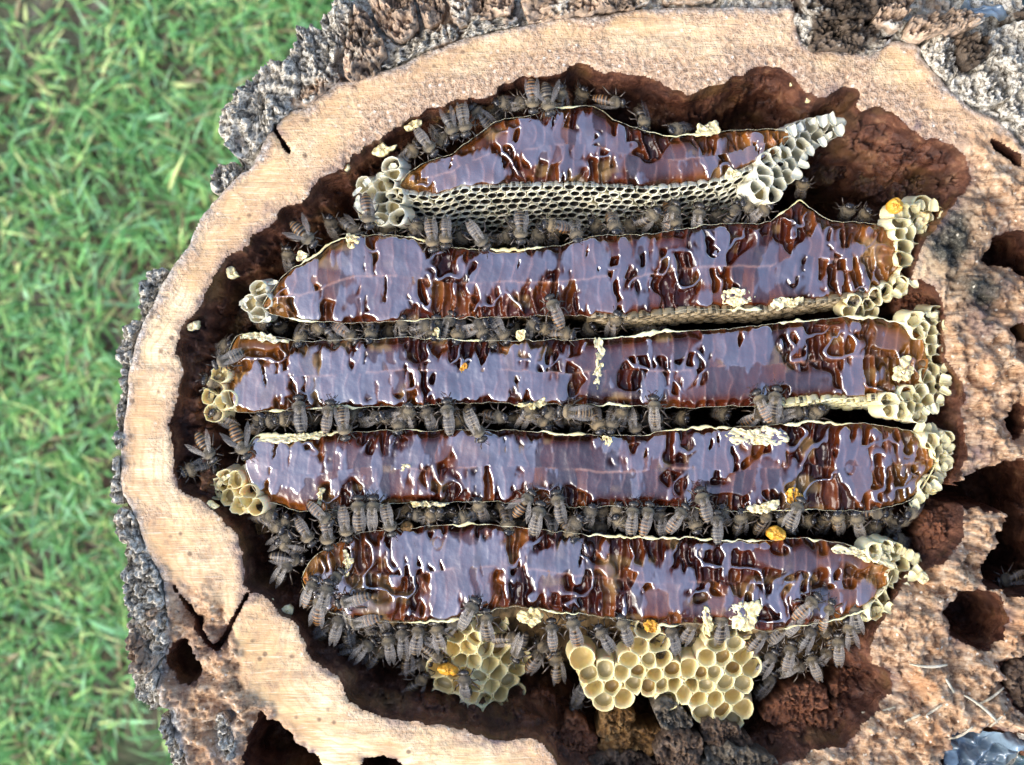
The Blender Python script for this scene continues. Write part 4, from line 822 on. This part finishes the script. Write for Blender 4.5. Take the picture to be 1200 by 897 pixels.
# ================================================================== honey bees
def bee_body(seed, curl=0.0, contract=1.0, hue=0):
    r0 = random.Random(seed); b = MB(); n = 14
    fz = (0.050, 0.037, 0.019); fz2 = (0.19, 0.145, 0.08); dk = (0.016, 0.013, 0.012); tanc = [(0.10, 0.08, 0.05), (0.15, 0.105, 0.05), (0.24, 0.12, 0.035)][hue]
    prof = []   # y, rx, rz, zc, colour
    ab = [(-7.3, .25), (-6.9, .75), (-6.3, 1.2), (-5.6, 1.6), (-4.8, 1.92), (-3.9, 2.15), (-3.0, 2.25), (-2.1, 2.2), (-1.4, 1.85), (-.9, 1.25), (-.55, .8)]
    ys = np.linspace(-7.3, -.55, 27); rs = np.interp(ys, [a[0] for a in ab], [a[1] for a in ab])
    for y, r_ in zip(ys, rs):
        ph = ((y+7.3)/1.15) % 1.0
        c = dk if ph < 0.55 else (tanc if ph < 0.85 else (0.25, 0.22, 0.16))
        if y < -6.6: c = dk
        k = 1+0.05*math.sin(ph*6.28); yy = -.55+(y+.55)*contract
        prof.append((yy, r_*k, r_*0.9*k, -0.15+curl*0.055*(y+.55)**2*-1, c, 1))
    for y, r_, c in [(-.2, 1.0, fz2), (.2, 1.6, fz2), (.8, 2.1, fz), (1.5, 2.35, fz), (2.2, 2.3, fz), (2.9, 1.95, fz2), (3.4, 1.35, fz2), (3.75, .75, dk)]:
        prof.append((y, r_, r_*0.92, 0.05, c, 0))
    for y, rx, rz, c in [(4.0, 1.25, 1.0, dk), (4.4, 1.75, 1.35, fz), (4.9, 1.85, 1.4, (0.06, 0.048, 0.034)), (5.4, 1.5, 1.2, dk), (5.8, .9, .8, dk), (6.05, .2, .2, dk)]:
        prof.append((y, rx, rz, -0.25, c, 2))
    V = []; C = []; F = []; m = []
    for y, rx, rz, zc, c, mm in prof:
        for k in range(n):
            t = 2*math.pi*k/n; j = 1+(0.07*r0.uniform(-1, 1) if mm == 0 else 0)
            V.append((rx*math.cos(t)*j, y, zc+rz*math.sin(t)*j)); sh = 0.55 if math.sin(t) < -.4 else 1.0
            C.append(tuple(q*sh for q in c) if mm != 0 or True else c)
    for i in range(len(prof)-1):
        for k in range(n): F.append((i*n+k, (i+1)*n+k, (i+1)*n+(k+1) % n, i*n+(k+1) % n)); m.append(prof[i+1][5])
    F.append(tuple(range(n))); m.append(1); F.append(tuple((len(prof)-1)*n+k for k in range(n))[::-1]); m.append(2)
    b.v, b.f, b.c, b.m = V, F, C, m
    # bald dark shield on the thorax
    for sx in (-1, 1):      # eyes
        ev = []; ef = []
        for i in range(6):
            for k in range(8):
                a = math.pi*i/5; t = 2*math.pi*k/8
                ev.append((sx*1.42+.55*math.sin(a)*math.cos(t), 4.75+.85*math.cos(a), -.1+.95*math.sin(a)*math.sin(t)))
        for i in range(5):
            for k in range(8): ef.append((i*8+k, i*8+(k+1) % 8, (i+1)*8+(k+1) % 8, (i+1)*8+k))
        b.add(ev, ef, (0.012, 0.010, 0.010), 2)
        b.tube([(sx*.45, 5.5, .4), (sx*.9, 6.5, .9), (sx*1.7, 7.7, .3)], [.16, .13, .13], 4, (0.03, 0.022, 0.018), 2)
        for (y0, x1, y1, x2, y2, r_) in [(2.6, 2.6, 4.0, 3.4, 5.2, .26), (1.5, 3.3, 1.7, 4.4, 1.2, .27), (.5, 3.3, -.7, 4.3, -3.0, .33)]:
            d = r0.uniform(-.3, .3)
            b.tube([(sx*1.3, y0, -1.4), (sx*x1, y1+d, -.7), (sx*x2, y2+d, -2.3), (sx*(x2+.35), y2+d*2-.6, -2.6)], [.34, r_, r_*.9, .14], 5, (0.055, 0.038, 0.024), 2)
    # hairs on thorax, head and the abdomen's bands
    hv = []; hf = []; hc = []
    for _ in range(430):
        u = r0.random(); y = r0.uniform(-.2, 3.4) if u < .72 else (r0.uniform(-6, -1) if u < .88 else r0.uniform(4.1, 5.4)); t = r0.uniform(-.3, math.pi+.3)
        rr = np.interp(y, [p[0] for p in prof], [p[1] for p in prof]); p = Vector((rr*math.cos(t), y, .9*rr*math.sin(t)))
        d = Vector((math.cos(t), r0.uniform(-.8, .5), math.sin(t))).normalized(); q = p+d*r0.uniform(.35, .85)*(1 if u < .72 else .55)
        s = d.cross(Vector((0, 1, .3))).normalized()*.06; i = len(hv); hv += [p-s, p+s, q]; hf.append((i, i+1, i+2))
        g = r0.uniform(.8, 1.5); hc += [(fz2[0]*g, fz2[1]*g, fz2[2]*g)]*3
    b.add(hv, hf, hc, 0)
    b.v = [tuple(0.001*c for c in v) for v in b.v]
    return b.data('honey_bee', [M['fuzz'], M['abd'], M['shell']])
def wing_mesh(sx, spread, seed, lift=0.0):
    r0 = random.Random(seed); V = []; F = []; nl = 11; nw = 5
    for part, (L, wmax, ang, z0) in enumerate([(8.8, 3.0, spread, 2.35), (6.2, 2.2, spread*1.25+4, 2.2)]):
        b = len(V)
        for i in range(nl):
            t = i/(nl-1); wd = wmax*math.sin(math.pi*min(1, .10+.90*t)**.8)**.75*(.45+.55*t) if t < 1 else .25
            wd = max(wd, .2)
            for j in range(nw):
                s = j/(nw-1)-.5; x = .25+s*wd+.45*t; y = -t*L
                zz = z0-.15+.5*t-.9*t*t+.18*math.cos(s*9)+lift*t*4
                a = R(ang); X = x*math.cos(a)-y*math.sin(a); Y = x*math.sin(a)+y*math.cos(a)
                V.append((sx*(X+.85), Y+1.9-part*.7, zz))
        for i in range(nl-1):
            for j in range(nw-1): F.append((b+i*nw+j, b+i*nw+j+1, b+(i+1)*nw+j+1, b+(i+1)*nw+j))
    return mesh_data('wing', np.array(V)*0.001, F, M['wing'])
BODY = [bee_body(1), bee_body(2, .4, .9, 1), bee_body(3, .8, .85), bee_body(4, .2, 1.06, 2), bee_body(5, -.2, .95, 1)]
WING = {k: (wing_mesh(-1, a, 5, l), wing_mesh(1, a, 6, l)) for k, (a, l) in enumerate([(-5, 0), (-1, 0), (4, .03), (24, .2)])}
def bee(px, py, ang, z, label, group, pitch=0, roll=0, body=0, wing=0, scale=1.0):
    o = bpy.data.objects.new('honey_bee', BODY[body]); COL.objects.link(o); tag(o, label, 'bee', group)
    Rm = Matrix.Rotation(R(ang-90), 4, 'Z') @ Matrix.Rotation(R(pitch), 4, 'X') @ Matrix.Rotation(R(roll), 4, 'Y')
    o.matrix_world = Matrix.Translation(at(px, py, z)) @ Rm @ Matrix.Scale(scale, 4)
    for k in (0, 1):
        wg = bpy.data.objects.new('wing', WING[wing][k]); COL.objects.link(wg); wg.parent = o
    return o
G = {   # place words, group, what lies towards +y / -y of the row
 'a': ('behind the shortest comb', 'bees behind the shortest comb', 'the wood rim', 'that comb'),
 'b': ('between pale cell wall and orange-crumb comb', 'bees below the pale cell wall', 'the cell wall', 'the honey'),
 'c': ('between orange-crumb comb and middle comb', 'bees in the gap beside the middle comb', 'orange crumb comb', 'middle comb'),
 'd': ('between middle comb and fourth comb', 'bees between the middle and fourth comb', 'middle comb', 'fourth comb'),
 'e': ('between fourth comb and crowded comb', 'bees behind the crowded comb', 'fourth comb', 'crowded comb'),
 'f': ('on crowded comb front beside the ridged brood comb', 'bees on the crowded comb front', 'honey', 'rotten hollow'),
 'g': ('between or over the two brood combs', 'bees over the brood combs', 'honey', 'brood comb'),
 'h': ('clustered between forked brood comb and rotten wood', 'bees by the rotten wood', 'honey', 'rotten wood'),
 'i': ('at comb ends beside the thin ring wall', 'bees at the comb ends by the ring wall', 'shortest comb', 'crowded comb'),
}
# x, y, heading (0 = +x, 90 = +y), level: 0 deep in the gap, 1 in the gap, 2 on top of a comb edge
BEES = {
 'a': [(500,168,-60,2),(480,181,60,1),(516,160,-50,1),(528,147,-75,2),(544,143,-75,2),(563,136,150,1),(595,122,170,1),(606,121,0,1),(624,115,-90,2),(642,118,-80,2),(657,116,100,1),(682,113,90,0),(716,119,-35,1),(753,139,-60,1),(796,152,180,1),(470,192,40,0),(580,130,160,0)],
 'b': [(390,265,90,0),(412,268,-60,1),(431,250,-90,2),(486,271,90,1),(506,277,-80,2),(522,274,-85,2),(540,281,20,0),(561,277,-55,2),(592,279,0,0),(610,268,-90,2),(647,277,80,0),(675,272,-70,1),(719,262,-80,1),(761,255,10,1),(775,259,150,0),(788,253,60,1),(819,256,90,1),(859,251,60,1),(879,245,150,1),(891,250,30,1),(940,219,90,0),(992,249,92,0),(1012,255,88,0),(736,268,40,0),(700,268,140,0),(570,283,170,0),(630,281,60,0),(450,268,-30,0),(838,257,120,0)],
 'c': [(310,380,0,0),(330,385,100,0),(354,393,-100,1),(369,386,30,1),(389,394,-80,1),(406,391,-60,1),(434,387,-90,1),(452,390,30,0),(472,385,100,1),(493,383,20,1),(504,386,-80,1),(525,381,60,1),(537,388,-90,1),(551,390,0,0),(566,387,-100,1),(587,387,-80,1),(602,387,100,0),(623,386,60,1),(641,387,170,1),(658,391,-20,1),(720,379,80,1),(760,391,10,0),(418,386,170,0),(480,391,140,0),(690,386,20,0),(1005,352,80,1)],
 'd': [(261,490,150,1),(302,496,60,1),(322,492,180,1),(338,492,185,1),(351,483,92,2),(384,487,85,2),(403,498,-90,2),(413,489,60,0),(437,490,20,1),(454,489,170,1),(469,487,40,1),(480,488,90,1),(502,489,90,1),(525,487,100,2),(538,492,-60,0),(550,484,30,0),(558,501,-58,2),(581,488,0,1),(600,493,100,0),(616,485,60,1),(633,491,-20,1),(647,487,150,1),(672,483,180,2),(676,494,90,0),(700,494,-90,1),(719,493,-92,1),(738,494,40,0),(726,489,60,1),(744,497,-90,1),(767,481,92,2),(775,492,20,0),(797,491,0,0),(846,486,0,0),(893,474,120,2),(907,472,80,2),(910,489,180,1),(930,485,20,1),(944,487,160,0),(956,484,200,1),(366,494,60,0),(426,484,150,0),(512,494,30,0),(660,490,70,0),(690,486,150,0),(757,494,120,0)],
 'e': [(311,605,30,1),(320,614,-40,1),(334,618,100,1),(377,604,-50,2),(358,625,-60,2),(383,626,-90,2),(405,616,-90,2),(420,600,90,2),(424,613,80,1),(437,600,90,2),(456,611,-70,2),(477,600,40,0),(493,603,170,1),(509,603,20,1),(530,600,100,0),(547,605,180,1),(563,597,90,1),(587,600,60,0),(615,589,50,2),(630,606,70,2),(654,592,92,2),(646,620,-100,1),(667,622,-80,1),(690,603,90,1),(706,602,80,0),(702,616,-60,0),(723,603,90,1),(741,606,85,2),(758,606,70,2),(774,610,90,1),(795,606,60,2),(814,610,-70,1),(824,590,97,2),(840,616,90,2),(847,603,90,1),(867,611,100,1),(895,610,60,1),(932,600,75,2),(920,612,120,1),(946,612,60,0),(965,612,90,0),(982,611,90,1),(1006,614,90,1),(1022,622,60,0),(1047,617,90,0),(1070,598,225,1),(1060,609,200,0),(1055,634,180,0),(339,640,150,1),(330,633,40,1),(346,610,-120,0),(393,606,60,0),(520,606,150,0),(575,604,20,0),(676,608,150,0),(786,614,20,0),(880,606,130,0),(995,606,100,0)],
 'f': [(339,655,-30,0),(333,668,60,0),(364,692,80,1),(381,697,75,2),(391,681,40,1),(411,704,200,2),(395,734,80,2),(384,737,60,0),(406,739,100,0),(423,729,195,2),(427,761,50,2),(415,759,20,0),(456,757,90,2),(442,767,60,0),(472,750,92,2),(489,746,85,2),(477,772,70,0),(514,744,100,2),(527,734,60,1),(509,767,-45,1),(490,800,45,1),(550,718,55,2),(545,803,92,2),(489,781,40,0),(500,757,120,0),(374,712,100,1),(440,745,30,0)],
 'g': [(608,760,250,1),(570,731,90,2),(647,742,100,2),(673,737,110,2),(708,747,115,2),(732,737,100,2),(629,771,50,0),(652,780,90,1),(678,820,-90,0),(788,747,100,2),(808,737,80,1),(780,769,200,1),(689,757,60,0),(812,757,100,0),(720,762,160,0),(760,752,60,0),(595,748,30,0),(640,762,130,0),(845,733,95,2)],
 'h': [(947,710,40,2),(969,719,60,1),(947,746,75,2),(954,779,90,1),(996,741,100,2),(983,759,100,2),(965,769,50,0),(925,768,85,2),(889,748,50,2),(900,775,65,2),(907,751,130,0),(898,801,60,0),(932,783,30,0),(970,745,140,0),(915,740,20,0),(935,728,60,1),(1003,722,95,1)],
 'i': [(357,276,-50,2),(339,304,120,0),(266,421,200,2),(255,450,160,1),(242,527,-60,2),(282,520,-60,2),(228,549,180,1),(249,550,10,0),(262,408,40,0),(300,400,30,0)],
}
rb = random.Random(21)
for g, n_, xa, xb_, yf in (('b', 6, 440, 880, lambda x: 282-0.065*(x-440)), ('c', 7, 340, 690, lambda x: 390), ('d', 10, 290, 960, lambda x: 490), ('e', 12, 320, 1050, lambda x: 607+6*math.sin(x/90)), ('f', 6, 370, 520, lambda x: 715+0.25*(x-370))):
    for k in range(n_): x = rb.uniform(xa, xb_); BEES[g].append((round(x), round(yf(x)+rb.uniform(-6, 6)), rb.choice([90, -90, 20, 160, 60, -60]), rb.choice([0, 1, 1])))
for g, lst in BEES.items():
    place, gr, nor, sou = G[g]
    for (x, y, a, lv) in lst:
        if g in 'fgh': z = (-0.0005 if y < 712 else -0.0005-(y-712)*0.00024); z -= (0.007, 0.003, 0.0)[lv]
        else: z = (-0.016, -0.0075, -0.0006)[lv]
        if (x, y) in ((545,803), (490,800), (678,820)): z = {545: -.0125, 490: -.022, 678: -.03}[x]
        z += rb.uniform(-.0008, .0008)
        up = 1 if math.sin(R(a)) > 0 else -1
        if g in 'fgh': pit = rb.uniform(5, 22)*up
        else: pit = (rb.uniform(35, 75), rb.uniform(15, 50), rb.uniform(-4, 14))[lv]
        wgk = rb.choice([0, 0, 1, 1, 2]) if lv else rb.choice([0, 1])
        if (x, y) in ((357,276), (642,118), (242,527), (282,520), (615,589), (490,800)): wgk = 3
        bd = rb.randrange(5); sn = math.sin(R(a)); face = nor if sn > .5 else (sou if sn < -.5 else 'sideways')
        lb = '%s bee %s, %s%s' % (('grey', 'tan', 'grey', 'amber', 'tan')[bd]+'-banded', place, 'turned sideways' if face == 'sideways' else 'head to '+face, ', spread wings' if wgk == 3 else ('', '', ', on top')[lv])
        bee(x, y, a+(rb.uniform(-9, 9) if lv == 2 else rb.uniform(-24, 24)), z, lb, gr, pit, rb.uniform(-14, 14) if lv == 2 else rb.uniform(-55, 55), bd, wgk, rb.uniform(.94, 1.06))
bee(650, 363, 112, -0.0006, 'worker bee walking up onto the honey of the long comb with the orange crumb', None, 5, 4, 3, 0)
bee(1184, 678, 195, -0.020, 'lone bee in the dark hole through the rotten right wall', None, 10, -10, 1, 2)

# ================================================================== litter on the rotten wood
def strand(pts, r, label):
    b = MB(); P = [at(x, y, z) for x, y, z in pts]; base = P[0].copy()
    b.tube([p-base for p in P], [r*(.6+.5*math.sin(3*i/len(P))) for i in range(len(P))], 5)
    o = bpy.data.objects.new('straw', b.data('straw', [M['straw']])); COL.objects.link(o); o.location = base; tag(o, label, 'straw', 'straws on the rotten wood')
zs = lambda x, y: zlog(x, y)+0.0011
for (p0, p1, bow) in [((1066,778),(1110,779),1),((1130,815),(1168,845),-1),((1144,826),(1176,806),1),((1086,838),(1104,826),0),((1112,866),(1140,852),1),((1010,835),(1050,828),1),((1160,852),(1178,836),0),((1060,846),(1078,838),0),((1108,795),(1118,812),0)]:
    pts = [(p0[0]+(p1[0]-p0[0])*t, p0[1]+(p1[1]-p0[1])*t+bow*3*math.sin(t*3.1), 0) for t in np.linspace(0, 1, 9)]
    mz = max(zs(x, y) for x, y, _ in pts)
    strand([(x, y, mz*0.6+zs(x, y)*0.4) for x, y, _ in pts], 0.0005, 'thin pale straw lying on the crumbly rotten wood')
# crumpled plastic film beside the log
def film(x0, y0, x1, y1, z, label, seed):
    nx_, ny_ = 70, 50; X, Y = np.meshgrid(np.linspace(x0, x1, nx_), np.linspace(y0, y1, ny_))
    Zz = z+0.010*fbm(X/28, Y/22, 3, seed)+0.010*np.abs(fbm(X/40, Y/18, 2, seed+4))
    Xe = X+4*fbm(X/20, Y/20, 2, seed+1); Ye = Y+4*fbm(X/15, Y/20, 2, seed+2); wx, wy = XY(Xe, Ye)
    c = np.array([wx.mean(), wy.mean(), Zz.min()])
    o = obj('plastic_film', np.stack([wx, wy, Zz], -1).reshape(-1, 3)-c, grid_faces(ny_, nx_)[:, ::-1].copy(), M['plastic']); o.location = c; tag(o, label, 'plastic film')
film(1128, -40, 1290, 22, -0.006, 'crumpled pale blue plastic film behind the lichen bark', 71)
film(1112, 868, 1240, 945, -0.014, 'crumpled pale blue plastic film in a hollow below the straws', 72)
